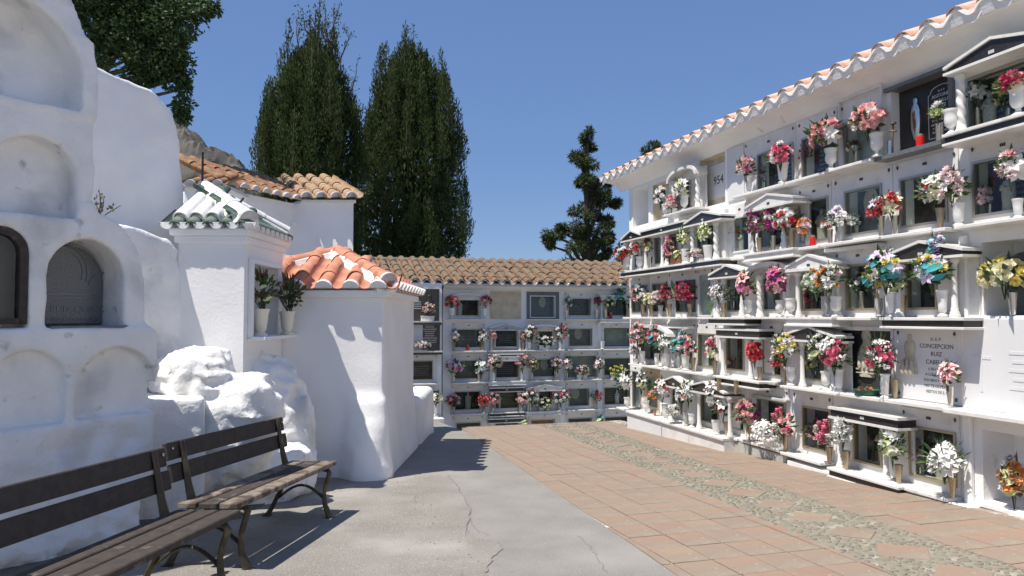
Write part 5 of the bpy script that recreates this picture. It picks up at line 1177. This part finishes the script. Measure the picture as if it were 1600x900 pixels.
def bouquet(T, c, bw, bh, spec, leaf='broad', lm='leaf_green', fs=1., dense=1.):
    """flower heads on the front dome of an ellipsoid, local -y towards the viewer's side"""
    rx, rz = bw / 2, bh / 2; ry = min(max(rx * .8, .07), .20)
    if leaf:
        sd = RF.randrange(3); f = put('foliage', cached(('fol', leaf, lm, sd), lambda: foliage_mesh(leaf, sd, lm)), T, (c[0], c[1], c[2] - rz * .15)); f.scale = (rx * 1.06, ry * 1.05, rz * 1.02); f.rotation_euler = (0, 0, RF.uniform(0, 6)) if abs(rx - ry) < .05 else (0, 0, RF.choice((0, math.pi))); f['kind'] = 'stuff'
    items = []
    for s_ in spec.split(','):
        q = s_.split(); items += [(q[0], q[1])] * int(round(int(q[2]) * dense))
    RF.shuffle(items); n = len(items); pts = []
    for i in range(n):
        best = None
        for _ in range(14):
            a = RF.uniform(0, 6.283); el = RF.uniform(-.55, 1.5); d = Vector((math.cos(a) * math.cos(el), -abs(math.sin(a)) * math.cos(el) if RF.random() < .85 else math.sin(a) * math.cos(el), math.sin(el)))
            m_ = min([(d - p).length for p in pts] or [9])
            if best is None or m_ > best[0]: best = (m_, d)
        pts.append(best[1])
    for (col, kind), d in zip(items, pts):
        r = FR[kind] * fs * RF.uniform(.82, 1.15); r = min(r, max(rx, rz) * .55); q = RF.uniform(.72, .98)
        o = put('flower', cached(('fl', kind, col), lambda: flower_mesh(kind, col)), T, (c[0] + d.x * max(rx - r * .5, .01) * q, c[1] + d.y * max(ry - r * .3, .02) * q, c[2] + d.z * max(rz - r * .5, .01) * q))
        dd = (d + Vector((RF.uniform(-.25, .25), -.55, RF.uniform(-.1, .4)))).normalized() if kind not in ('spray',) else Vector((d.x * .4, d.y * .3 - .2, 1)).normalized()
        o.rotation_euler = (Matrix.Rotation(0, 3, 'X') @ dd.to_track_quat('Z', 'Y').to_matrix()).to_euler(); o.scale = (r, r, r)
ORD = ['first', 'second', 'third', 'fourth', 'fifth', 'sixth', 'seventh', 'eighth', 'ninth', 'tenth', 'eleventh', 'twelfth', 'thirteenth', 'fourteenth', 'fifteenth', 'sixteenth', 'seventeenth', 'eighteenth', 'nineteenth', 'twentieth', 'twenty first', 'twenty second']
KN = dict(rose='roses', lily='lilies', carn='blossoms', gyp='tiny blossoms', spray='spikes', leaf='leaves')
def fname(spec):
    it = []
    for s_ in spec.split(','):
        q = s_.split(); it.append((int(q[2]), q[0], q[1]))
    it.sort(reverse=True); it = [i for i in it if i[2] != 'leaf'] or it
    if len(it) == 1: return f'{PN[it[0][1]]} {KN[it[0][2]]}'
    if it[0][1] == it[1][1]: return f'{PN[it[0][1]]} {KN[it[0][2]]}'
    return f'{PN[it[0][1]]} and {PN[it[1][1]]} ' + (KN[it[0][2]] if it[0][2] == it[1][2] else 'flowers')
def lab16(t):
    for a_ in (' marble', ' cone', ' cylinder'):
        if len(t.split()) > 16: t = t.replace(a_, '', 1)
    return t
def dist(P): return P.x * sn + P.y * cs
def vase(W, z0, px, y, vh, kind, box=None, spec=None, place='', leaf='broad', lm='leaf_green', fs=1., label=None, group=None, name=None, vw=None):
    uu = W.u(px, z0 + vh * .5 * .01, y); P = W.world(uu, y, z0); d = dist(P); k = d / F; h_ = vh * k
    nm = name or ('flower_vase' if spec else 'empty_vase'); vn = VP[kind][2] if kind in VP else 'white planter'
    T = thing(nm, P, W.rz, label or lab16(f'{fname(spec)} in {vn}, {place}' if spec else f'empty {vn}, {place}'), 'flower vase' if spec else 'vase', group)
    if kind != 'none':
        v = put('vase', cached(('v', kind), (lambda: vase_mesh(kind)) if kind in VP else planter_mesh), T); w_ = (vw * k if vw else h_); w_ *= .74 if (kind in VP and kind not in ('basket', 'can')) else 1; v.scale = (w_, w_ if kind in VP else w_ * .6, h_)
    if spec:
        x0, x1, y0, y1 = box; bw = (x1 - x0) * k; bh = (y1 - y0) * k; cz = H + (495 - (y0 + y1) / 2) * k - z0; off = ((x0 + x1) / 2 - px) * k
        bouquet(T, (off * .85, -.03 - min(bw, .3) * .08, cz), bw * 1.18, bh * 1.10, spec, leaf, lm, fs, 1.65)
    return T
def row(W, z0, y, items, where, group):
    items.sort(key=lambda t: t[0])
    for i, it in enumerate(items):
        px, vh, kind, box, spec = it[:5]; kw = dict(it[5]) if len(it) > 5 else {}; yy = kw.pop('y', y)
        vase(W, kw.pop('z', z0), px, yy, vh, kind, box, spec, f'{ORD[i]} from left, {where}', group=group, **kw)
G1 = 'flower vases along the ledges of the right niche wall'; G2 = 'flower vases on the far niche wall'
row(RW, 3.14, -.15, [
    (1039, 19, 'urn', (1022, 1044, 290, 322), 'w rose 9', dict(lm='leaf_dark')), (1053, 8, 'basket', (1044, 1063, 303, 331), 'p carn 8,w carn 4'), (1069, 25, 'urn', (1055, 1083, 275, 310), 'w lily 5,c lily 2'),
    (1170, 27, 'tall', (1158, 1185, 240, 280), 's carn 7,p carn 4,m carn 2'), (1223, 33, 'flute', (1209, 1246, 221, 262), 'h rose 9,w rose 2,s rose 1'), (1298, 34, 'urn', (1266, 1322, 180, 235), 'p rose 12,w lily 2', dict(fs=1.05)),
    (1370, 38, 'urn', (1330, 1386, 156, 210), 'p rose 13,w carn 2', dict(fs=1.1))], "right wall's top ledge", G1)
row(RW, 3.14, -.10, [(1468, 28, 'can', (1463, 1483, 158, 190), 'w carn 2,g carn 2', dict(leaf='blade')), (1486, 40, 'urn', None, None, dict(y=-.20)), (1590, 46, 'urn', (1572, 1612, 108, 142), 'k carn 8,g leaf 2', dict(y=-.20))], 'ledge by the black stone', G1)
row(RW, 2.37, -.16, [
    (979, 22, 'urn', (957, 988, 384, 410), 'r rose 6,w rose 5', dict(y=-.22)), (999, 21, 'urn', (984, 1007, 379, 404), 'w carn 4,r carn 5', dict(y=-.16)), (1016, 19, 'steel', (1009, 1023, 368, 398), 'd rose 4,c rose 2', dict(y=-.1)),
    (1051, 12, 'pot', (1040, 1058, 368, 414), 'p carn 8,m carn 5'), (1062, 16, 'pot', (1056, 1068, 390, 407), 'g leaf 4'), (1071, 22, 'cup', (1060, 1081, 353, 386), 'g lily 4,c lily 3', dict(y=-.2)), (1091, 4, 'planter', (1077, 1102, 386, 406), 's carn 7,w carn 5', dict(vw=20, y=-.2)),
    (1106, 23, 'cup', (1090, 1114, 345, 380), 'g lily 5,c lily 3', dict(y=-.2)), (1187, 24, 'cone', (1168, 1194, 323, 373), 'm carn 10,w lily 3'), (1208, 24, 'steel', (1197, 1220, 321, 372), 'm carn 10,w lily 2,w carn 3'),
    (1237, 29, 'cone', (1213, 1258, 324, 363), 'w rose 9,r rose 6', dict(y=-.14)), (1262, 22, 'crystal', (1253, 1272, 338, 373), 'o carn 5,s carn 5', dict(y=-.1)), (1297, 23, 'steel', (1288, 1303, 344, 358), 'r carn 3,w carn 3', dict(y=-.1)),
    (1312, 25, 'grey', (1298, 1326, 322, 357), 'l lily 4,w lily 3,w carn 3', dict(y=-.1)), (1377, 32, 'steel', (1361, 1390, 305, 346), 'r carn 4,l lily 3,w lily 2', dict(y=-.12)), (1399, 30, 'steel', (1382, 1416, 298, 340), 'c lily 4,r carn 5', dict(y=-.12)),
    (1469, 32, 'cone', (1442, 1486, 268, 322), 'w lily 5,r carn 3,c lily 2', dict(y=-.12)), (1497, 36, 'flute', (1474, 1513, 259, 316), 's carn 6,w lily 4', dict(y=-.12)), (1590, 30, 'flute', (1568, 1606, 228, 290), 'w lily 5,s carn 4,p carn 3', dict(y=-.12))], "right wall's second ledge", G1)
row(RW, 1.60, -.14, [
    (1004, 20, 'cone', (990, 1017, 443, 480), 'p carn 5,w carn 4,t leaf 3', dict(y=-.1)), (1018, 20, 'cone', (1007, 1026, 457, 480), 'c rose 7,w rose 2', dict(y=-.1)), (1032, 18, 'crystal', (1019, 1037, 453, 481), 's rose 5,m carn 3,w carn 2', dict(y=-.1)),
    (1046, 20, 'cone', (1033, 1052, 441, 476), 'k carn 11,p carn 3', dict(y=-.1)), (1078, 20, 'cone', (1055, 1089, 439, 478), 'k carn 18,m carn 3', dict(y=-.1)), (1130, 22, 'cone', (1113, 1137, 444, 472), 'w gyp 5,s gyp 2', dict(leaf='blade', y=-.12)),
    (1169, 26, 'urn', (1151, 1183, 421, 470), 'p lily 4,m lily 3,w lily 2', dict(y=-.22)), (1218, 26, 'urn', (1199, 1234, 414, 470), 'p lily 5,m lily 4', dict(y=-.22)), (1235, 29, 'urn', None, None, dict(y=-.22)),
    (1290, 32, 'grey', (1254, 1300, 420, 464), 'w rose 5,o carn 2', dict(lm='leaf_pale', y=-.17)), (1306, 32, 'urn', (1280, 1324, 408, 464), 'w carn 5,o carn 5,s rose 2', dict(y=-.17)), (1373, 29, 'grey', (1354, 1386, 410, 462), 'l lily 2,y carn 3,t leaf 3', dict(y=-.12)),
    (1390, 37, 'tall', (1362, 1424, 386, 452), 'l lily 6,y carn 5,t leaf 5,w rose 3', dict(y=-.2)), (1409, 34, 'cone', (1396, 1424, 430, 462), 'g leaf 3,t leaf 2', dict(y=-.1)), (1472, 42, 'tall', (1434, 1488, 392, 452), 'l lily 6,w rose 2,y carn 5,t leaf 5', dict(y=-.2))], "right wall's third ledge", G1)
vase(RW, 1.60, 1470, -.17, 3, 'none', (1458, 1482, 366, 412), 'l spray 3,t leaf 5', label='lilac flower spike with turquoise leaves above the last bouquet of the third ledge', group=G1, name='flower_spike', leaf='blade')
vase(RW, 1.60, 1582, .04, 38, 'steel', (1541, 1612, 398, 460), 'y rose 12,c rose 6', label='yellow roses in a metal vase inside the arched empty niche at right edge', group=G1, fs=1.15, lm='leaf_dark')
row(RW, .83, -.14, [
    (1003, 21, 'flute', (987, 1020, 502, 548), 'p rose 12,s rose 8', dict(y=-.2, fs=.9)), (994, 8, 'basket', (987, 1002, 538, 556), 's carn 5,w carn 4', dict(y=-.2)), (1026, 21, 'tall', (1014, 1040, 507, 548), 'p carn 5,h carn 3,t leaf 4', dict(y=-.2)), (1040, 23, 'flute', (1029, 1051, 520, 551), 'w lily 6', dict(y=-.22)),
    (1061, 22, 'crystal', (1050, 1068, 528, 556), 'w carn 5,t leaf 2'), (1071, 25, 'flute', (1062, 1080, 512, 556), 's carn 3,w carn 4,t leaf 3'), (1083, 21, 'cone', (1073, 1092, 526, 560), 'h carn 4,s carn 4,c carn 2'), (1117, 21, 'cone', (1104, 1125, 526, 563), 'h carn 4,s rose 3,c lily 2'),
    (1187, 21, 'cone', (1169, 1197, 534, 572), 'r rose 8', dict(fs=1.15)), (1226, 20, 'cone', (1203, 1224, 545, 580), 'r carn 4,w carn 1', dict(y=-.08)), (1236, 29, 'urn', (1209, 1256, 518, 568), 'w carn 7,y carn 4,s carn 3', dict(y=-.18)), (1291, 30, 'urn', (1264, 1301, 521, 572), 'w carn 5,g leaf 3', dict(y=-.18, leaf='blade', lm='leaf_dark')),
    (1311, 35, 'tall', (1286, 1334, 525, 580), 'h rose 8,w gyp 4', dict(leaf='blade', lm='leaf_dark')), (1382, 38, 'tall', (1361, 1400, 527, 587), 'h rose 6,w carn 5,w gyp 2', dict(leaf='blade', y=-.16)), (1398, 30, 'cone', None, None, dict(y=-.08)), (1485, 32, 'steel', (1473, 1501, 560, 606), 'p lily 3,s lily 3', dict(y=-.12))], "right wall's fourth ledge", G1)
row(RW, .06, -.16, [
    (980, 19, 'urn', (967, 992, 574, 614), 'w lily 8', dict(lm='leaf_dark', y=-.26)), (1009, 20, 'urn', (993, 1013, 577, 614), 'w lily 5,g leaf 2', dict(lm='leaf_dark', y=-.2)), (1023, 7, 'pot', (1016, 1031, 608, 626), 'o carn 3,p carn 2'), (1040, 23, 'flute', (1024, 1056, 588, 624), 'w lily 7,s lily 3,r carn 2', dict(y=-.22)),
    (1057, 5, 'basket', (1044, 1067, 631, 651), 'w carn 14', dict(y=-.24)), (1072, 21, 'grey', (1055, 1078, 598, 636), 'w lily 6,l carn 2', dict(y=-.24)), (1081, 21, 'urn', (1066, 1092, 588, 634), 'w lily 6,o carn 1', dict(y=-.22)), (1119, 21, 'cup', (1104, 1124, 592, 642), 's lily 4,w lily 5', dict(y=-.22)), (1135, 20, 'cone', (1121, 1149, 609, 654), 'r carn 4,w lily 3', dict(y=-.14)),
    (1172, 24, 'cone', (1155, 1191, 621, 668), 'p carn 6,m carn 4,r carn 1', dict(fs=1.3, y=-.12, lm='leaf_pale')), (1201, 13, 'basket', (1180, 1221, 656, 696), 'w gyp 16', dict(leaf=None, y=-.13)), (1227, 24, 'cone', (1214, 1249, 636, 684), 'p rose 3,h spray 3,w spray 2', dict(y=-.12)), (1296, 26, 'cone', (1279, 1306, 658, 699), 'h spray 3,w spray 3', dict(y=-.14)),
    (1322, 28, 'cone', (1310, 1339, 648, 697), 'w carn 9', dict(fs=1.3, lm='leaf_dark')), (1404, 28, 'cone', (1384, 1418, 663, 724), 'w carn 8,g leaf 3', dict(fs=1.2, y=-.13)), (1487, 32, 'cone', (1456, 1508, 690, 746), 'w lily 9,w carn 4', dict(leaf='blade', y=-.13))], "right wall's bottom ledge", G1)
vase(RW, .05, 1592, .05, 6, 'basket', (1572, 1612, 708, 786), 'o carn 5,w carn 6,d carn 5,g leaf 3', label='dried orange and white flowers on the floor of the bottom niche at right edge', group=G1, lm='leaf_dry')
def brow(W, z0, items, where): row(W, z0, -.09, items, where, G2)
brow(LW, 1.50, [(668, 8, 'planter', (659, 679, 473, 492), 's carn 6,p carn 5', dict(vw=20))], 'far left black ledge')
brow(LW, .80, [(656, 2, 'planter', (640, 672, 533, 545), 's carn 7,w carn 7', dict(vw=24))], 'far left second ledge')
brow(LW, -.71, [(681, 17, 'tall', (669, 692, 609, 633), 'c lily 6', dict(lm='leaf_dark'))], 'far left lowest ledge')
brow(BW, 1.55, [(706, 17, 'urn', (694, 716, 461, 483), 'r rose 5,p rose 4'), (757, 16, 'urn', (749, 768, 460, 481), 'r rose 5,p rose 4'), (885, 13, 'steel', (880, 893, 462, 482), 'w rose 4'), (932, 14, 'steel', (927, 940, 463, 480), 'k rose 3,m carn 2'), (946, 14, 'steel', (941, 961, 462, 484), 'c rose 7'), (968, 14, 'none', (959, 979, 443, 478), 't carn 8,w carn 4'), (981, 17, 'cone', (976, 986, 462, 482), 'c rose 5')], "far wall's top ledge")
brow(BW, .78, [(709, 14, 'cone', (702, 717, 513, 538), 'w rose 5,s rose 3'), (754, 14, 'cone', (747, 761, 513, 538), 'w rose 5,s rose 3'), (771, 10, 'cone', (766, 775, 518, 532), 'p rose 4'), (817, 12, 'cone', (812, 823, 519, 534), 'p carn 4'), (827, 12, 'flute', (819, 842, 507, 534), 'h carn 5,w rose 4,k carn 2'), (850, 7, 'planter', (836, 865, 524, 541), 'w carn 12', dict(vw=16)), (875, 12, 'flute', (866, 889, 506, 534), 'h carn 6,w rose 4'), (941, 12, 'cup', None, None)], "far wall's second ledge")
brow(BW, .025, [(709, 14, 'steel', (696, 724, 561, 585), 'w lily 4,m lily 3,p lily 2'), (748, 14, 'steel', (741, 761, 560, 588), 'w lily 6'), (771, 14, 'tall', (761, 784, 552, 580), 's rose 6,p rose 4'), (815, 14, 'tall', (804, 827, 551, 580), 'p rose 6,s rose 4'), (831, 12, 'steel', (824, 841, 558, 581), 'p carn 6,c carn 3'), (868, 13, 'steel', (860, 881, 556, 580), 's rose 8'), (885, 14, 'steel', (879, 895, 556, 580), 's lily 4,w lily 2'), (909, 7, 'planter', (896, 921, 569, 589), 's carn 6,p carn 5', dict(vw=16)), (934, 14, 'steel', (927, 944, 557, 580), 's lily 5,p lily 2'), (962, 5, 'planter', (948, 977, 569, 591), 'y carn 13', dict(vw=16))], "far wall's third ledge")
brow(BW, -.73, [(708, 14, 'grey', (696, 719, 614, 637), 'r rose 5,s rose 5'), (756, 14, 'steel', (745, 766, 613, 637), 'r rose 5,s rose 4'), (770, 13, 'steel', (761, 780, 611, 634), 'p rose 7'), (815, 13, 'steel', (805, 826, 611, 634), 's rose 6,p rose 3'), (829, 13, 'steel', (818, 842, 606, 634), 'w rose 7,r rose 4'), (850, 7, 'planter', (837, 864, 620, 640), 's carn 8,c carn 4', dict(vw=16)), (874, 14, 'grey', (861, 891, 606, 632), 'w rose 6,h rose 5'), (930, 13, 'cone', (923, 940, 608, 628), 'r rose 5,w rose 2')], "far wall's fourth ledge")
brow(BW, -1.48, [(818, 10, 'pot', (812, 825, 651, 672), 'g leaf 6'), (938, 10, 'pot', (930, 946, 646, 676), 'g leaf 4,t leaf 3')], "far wall's lowest ledge")
# palm frond, big leaf
pf = MB()
for k in range(13):
    a = -1.25 + 2.5 * k / 12; d_ = Vector((-math.cos(a), -.15, math.sin(a))); pf.add([(0, 0, 0), tuple(d_ * .11 + Vector((0, -.01, .009))), tuple(d_ * .21), tuple(d_ * .11 + Vector((0, .0, -.009)))], [(0, 1, 2, 3)])
o = pf.obj('palm_leaf', 'leaf_pale', loc=RW.world(RW.u(1116, 1.8, -.2), -.2, 1.78)); o.rotation_euler = (0, 0, RW.rz); tag(o, 'pale green fan palm leaf held against the ornate column', 'palm leaf')
bl_ = MB(); disc_petal(bl_, 0, 0, .34, .055, 0, 0, 0, 6); o = bl_.obj('banana_leaf', 'leaf_pale', loc=RW.world(RW.u(1057, 1.95, -.12), -.12, 1.86)); o.rotation_euler = (0, math.radians(-62), RW.rz + math.pi); tag(o, 'long bright green leaf rising above the crimson bouquets', 'leaf')
# ------------------------------------------------------------------ plants in the open niche of the green tiled tomb

for (px, py, dd, vh, bx, lab, lmm) in ((407, 524, 7.02, 42, (392, 432, 428, 490), 'cream fluted vase with leafy green lilies and drooping pink blooms in the tomb niche', 'leaf_green'), (449, 517, 7.62, 36, (434, 474, 428, 488), 'cream fluted vase with dark leafy stems beside the terracotta tiles', 'leaf_dark')):
    P = K(kx(px, dd), dd, nz0 + .001); T = thing('flower_vase', P, -YAW, lab, 'flower vase', 'flower vases in the tomb niche'); k = dd / F
    v = put('vase', cached(('v', 'creamflute'), lambda: vase_mesh('creamflute')), T); v.scale = (vh * k * .95, vh * k * .95, vh * k)
    cz = vh * k + (bx[3] - bx[2]) * k * .42; off = ((bx[0] + bx[1]) / 2 - px) * k
    bouquet(T, (off, 0, cz), (bx[1] - bx[0]) * k, (bx[3] - bx[2]) * k, 'g leaf 4,c carn 2,k carn 1' if px < 420 else 'd carn 3,c carn 2', 'broad', lmm, .55)
    for q_ in range(1):
        f = put('foliage', cached(('fol', 'broad', 'leaf_dry', q_ + 5), lambda: foliage_mesh('broad', q_ + 5, 'leaf_dry')), T, (off, 0, cz + .05 * q_)); f.scale = (.15, .12, .24); f['kind'] = 'stuff'
    lw_ = MB(); R = random.Random(px)
    for i in range(7):
        a = R.uniform(-1.2, 1.2); l = R.uniform(.12, .22); lw_.tube([(0, 0, vh * k), (math.sin(a) * l * .7, -.03, vh * k + l), (math.sin(a) * l * 1.3, -.05, vh * k + l * .75 + .12)], .004, 4)
    lw_.obj('stem', 'leaf_dark', T)

# ------------------------------------------------------------------ statues, candles and small things
def statue(W, px, z0, y, hpx, label, m='stone_carving', narrow=1.):
    uu = W.u(px, z0, y); P = W.world(uu, y, z0); h_ = hpx * dist(P) / F; T = thing('statue', P, W.rz, label, 'statue', 'robed figures behind the niche glass'); s_ = h_
    mb = MB(); mb.lathe([(.17, 0), (.18, .03), (.15, .05), (.155, .12), (.15, .25), (.165, .40), (.17, .52), (.16, .62), (.155, .70), (.13, .77), (.06, .81), (.05, .83), (.062, .86), (.072, .90), (.06, .95), (.02, 1.0)], seg=14, sy=.72, sx=narrow, fn=lambda a, z: 1 + .06 * math.cos(7 * a + z * 4) * (.1 < z < .75))
    mb.tube([(-.14 * narrow, -.03, .68), (-.10, -.11, .58), (0, -.15, .62)], [.05, .045, .03], 6); mb.tube([(.14 * narrow, -.03, .68), (.10, -.11, .58), (0, -.15, .62)], [.05, .045, .03], 6)
    mb.tube([(0, -.15, .60), (0, -.155, .70)], [.032, .014], 6)
    o_ = mb.obj('robed_body', m, T, smooth=1.2); o_.scale = (s_, s_, s_); b = MB().box(-.20, .20, -.16, .16, -.001, .035).obj('base', m, T); b.scale = (s_, s_, s_); return T
statue(RW, 1547, 3.16, .09, 66, 'grey robed statue with a red candle at its feet behind the top right glass', 'grey_marble')
statue(RW, 1284, 2.44, .09, 52, 'carved yellowish figure behind glass by the red candle on the second ledge')
statue(RW, 1577, 2.44, .06, 66, 'pale robed statue behind the glass at the right end of the second row', 'stone_carving')
statue(RW, 1158, 2.44, .09, 38, 'small carved figure behind the leftmost window of the second row', 'stone_carving')
statue(RW, 1472, .13, .09, 62, 'pale carved figure behind the bottom window next to the last pilaster', 'stone_carving')
statue(RW, 1380, .14, .09, 62, 'tall wooden coloured figure behind the glass of the black banded bottom niche', 'cream_plaster', .7)
statue(RW, 1372, 1.68, .10, 40, 'whitish statue behind the glass under the flat moulding of the third row', 'grey_marble')
statue(BW, 718, 1.62, .08, 26, 'white robed statue in the top left niche of the far wall', 'marble')
statue(BW, 731, -.66, .08, 28, 'pale yellow robed statue in the fourth row of the far wall', 'stone_carving')
statue(BW, 848, .85, .08, 18, 'grey statue behind the white planter of the far wall', 'grey_marble')
statue(BW, 964, -.66, .09, 22, 'small pale statue in the lower right niche of the far wall', 'marble')
statue(BW, 780, -.66, .08, 24, 'thin pale cross bearing figure in a lower dark niche of the far wall', 'marble', .6)
for (W, z, px, y0, r_, lab) in ((BW, 1.85, 848, 0, .11, ''),): pass
def oval(W, px, z, y, w_, h_, m, lab):
    mb = MB(); n = 18; mb.prism([(w_ * math.cos(6.283 * i / n), h_ * math.sin(6.283 * i / n)) for i in range(n)], -.012, 0); o_ = mb.obj('oval_plaque', m, loc=W.world(W.u(px, z, y), y, z)); o_.rotation_euler = (0, 0, W.rz); tag(o_, lab, 'plaque')
oval(BW, 847, 1.97, .145, .09, .14, 'stone_carving', 'oval cream portrait plaque on the blue grey stone of the top row')
oval(BW, 903, 1.16, .145, .10, .14, 'stone_carving', 'oval cream plaque in the second row of the far wall behind glass')
oval(BW, 850, .40, .145, .10, .14, 'pale_slab', 'pale oval plaque in the third row of the far wall behind glass')
oval(BW, 897, -.36, .145, .14, .14, 'pale_slab', 'pale round plaque in the fourth row of the far wall')
oval(RW, 1362, 2.78, .145, .10, .15, 'stone_carving', 'yellowish shrine relief on the blue grey stone behind glass')
# bouquets kept behind the glass
for (W, z, px, vh, kind, bx, sp_, lab) in ((RW, 2.46, 1338, 20, 'crystal', (1328, 1347, 332, 358), 'w carn 8', 'pale bouquet in crystal vase behind the glass of the shrine relief'), (RW, 2.46, 1152, 16, 'can', (1146, 1160, 350, 370), 'o carn 4,w carn 3', 'orange and white bouquet behind glass, beside the small carved figure'), (RW, 3.2, 1527, 34, 'can', (1514, 1546, 118, 166), 'w lily 7', 'white lilies in a grey vase behind the top right glass'),
        (RW, 3.2, 1576, 20, 'can', (1560, 1590, 112, 178), 'g carn 7,y carn 3', 'yellow green foliage behind the top right glass'), (RW, 2.46, 1547, 20, 'can', (1534, 1558, 288, 326), 's carn 9', 'pale pink blossoms behind glass beside the pale robed statue'), (RW, 1.69, 1346, 26, 'can', (1334, 1358, 425, 462), 'w carn 5', 'white blossoms in grey vase behind glass of the third row'), (RW, 1.69, 1268, 12, 'pot', (1262, 1276, 432, 482), 'r carn 6', 'red flowers in clay pot behind glass of the white pediment niche'),
        (RW, .14, 1437, 10, 'can', (1428, 1447, 684, 730), 's carn 9', 'pale pink blossoms behind glass of the last bottom niche'), (RW, .14, 1278, 12, 'can', (1266, 1298, 656, 690), 'p carn 9', 'pink blossoms behind the glass of the plain framed bottom niche'), (RW, .92, 1147, 16, 'can', (1141, 1153, 556, 572), 'r carn 3,p carn 2', 'small red flowers in white can behind glass between two columns'), (RW, .92, 1275, 10, 'can', (1262, 1284, 556, 580), 'y carn 4,w carn 3', 'yellow and white flowers behind glass under the black pediment'),
        (RW, 3.18, 1262, 20, 'can', (1254, 1276, 222, 258), 's carn 6,m carn 3', 'dusky pink bouquet behind glass left of the pink roses'), (RW, 3.18, 1194, 16, 'can', (1188, 1200, 256, 288), 's carn 6', 'pale pink bouquet behind glass left of the red roses'), (RW, 1.69, 1147, 14, 'can', (1140, 1158, 448, 475), 's gyp 5', 'silvery tiny blossoms behind glass under the black pediment'), (RW, 3.18, 1338, 22, 'can', (1330, 1348, 218, 238), 'w carn 3,d carn 2', 'faded cream blossoms behind glass beside pink roses')):
    vase(W, z, px, .08, vh, kind, bx, sp_, label=lab, fs=.8, lm='leaf_dark', group='bouquets behind the niche glass')
def candle(W, px, z0, y, hpx, label, m='red_plastic'):
    P = W.world(W.u(px, z0, y), y, z0); h_ = hpx * dist(P) / F; T = thing('candle', P, W.rz, label, 'candle', 'red memorial candles')
    o_ = MB().lathe([(.26, 0), (.27, .05), (.26, .75), (.20, .80), (.2, .82)], seg=12).obj('candle_glass', m, T, smooth=.8); o_.scale = (h_, h_, h_); o_ = MB().lathe([(.22, .82), (.22, .95), (.1, 1.0)], seg=12).obj('lid', 'window_gilt', T, smooth=.8); o_.scale = (h_, h_, h_)
candle(RW, 1438, 3.14, -.03, 24, 'red memorial candle standing in front of the black lettered stone'); candle(RW, 1270, 2.37, -.15, 17, 'red memorial candle on the second ledge before the carved figure'); candle(RW, 1552, 3.16, .04, 8, 'short red candle at the feet of the grey robed statue')
candle(BW, 731, .78, -.06, 9, 'red candle in the second row of the far wall'); candle(BW, 954, 1.55, -.06, 10, 'red candle on the top ledge of the far wall')
# crucifix in a steel tube
P = RW.world(RW.u(1391, 3.2, -.05), -.05, 3.14); T = thing('crucifix', P, RW.rz, 'brown wooden crucifix standing in a steel tube beside the black lettered stone', 'crucifix')
MB().lathe([(.03, 0), (.03, .15), (.026, .15), (.026, .1)], seg=12).obj('tube', 'chrome', T, smooth=.8); c_ = MB(); c_.tube([(.02, 0, .08), (.055, -.01, .30)], .011, 6); c_.tube([(.01, -.01, .24), (.09, -.01, .225)], .010, 6); c_.lathe([(.004, 0), (.03, .01), (.02, .03), (.004, .035)], c=(.056, -.01, .29), seg=8); c_.obj('cross', 'wood_worn', T)
# green bowl of dry flowers
P = RW.world(RW.u(1354, .85, -.12), -.12, .83); T = thing('bowl', P, RW.rz, 'dark green bowl of withered brown flowers before the carved dark stone', 'bowl'); MB().lathe([(.10, 0), (.12, .02), (.13, .055), (.12, .055), (.10, .03)], seg=16).obj('dish', 'planter_green', T, smooth=.8)
bouquet(T, (0, 0, .055), .2, .05, 'd carn 9,o carn 1', None, fs=.7)
# broken terracotta piece at the foot of the wall
q = onfloor(1103, 690); mb = MB(); mb.prism([(-.13, 0), (.14, 0), (.15, .045), (-.02, .06), (-.07, .13), (-.13, .12)], -.06, .06); o = mb.obj('clay_fragment', 'terracotta_pot', loc=q + Vector((0, 0, .005)), bevel=.008); o.rotation_euler = (0, 0, RW.rz + .2); tag(o, 'broken brown clay piece lying on the tiles against the marble plinth', 'rubble')
# two wooden props under the black banded ledge
for px in (1123, 1150):
    o = MB().box(-.025, .025, -.02, .02, -.16, .01).obj('wooden_wedge', 'brass', loc=RW.world(RW.u(px, .75, -.28), -.275, .80)); o.rotation_euler = (0, 0, RW.rz); tag(o, 'small brown strap over the black banded ledge, ' + ('left one under the left column' if px < 1140 else 'right one between the two columns'), 'strap')
bpy.context.view_layer.update()
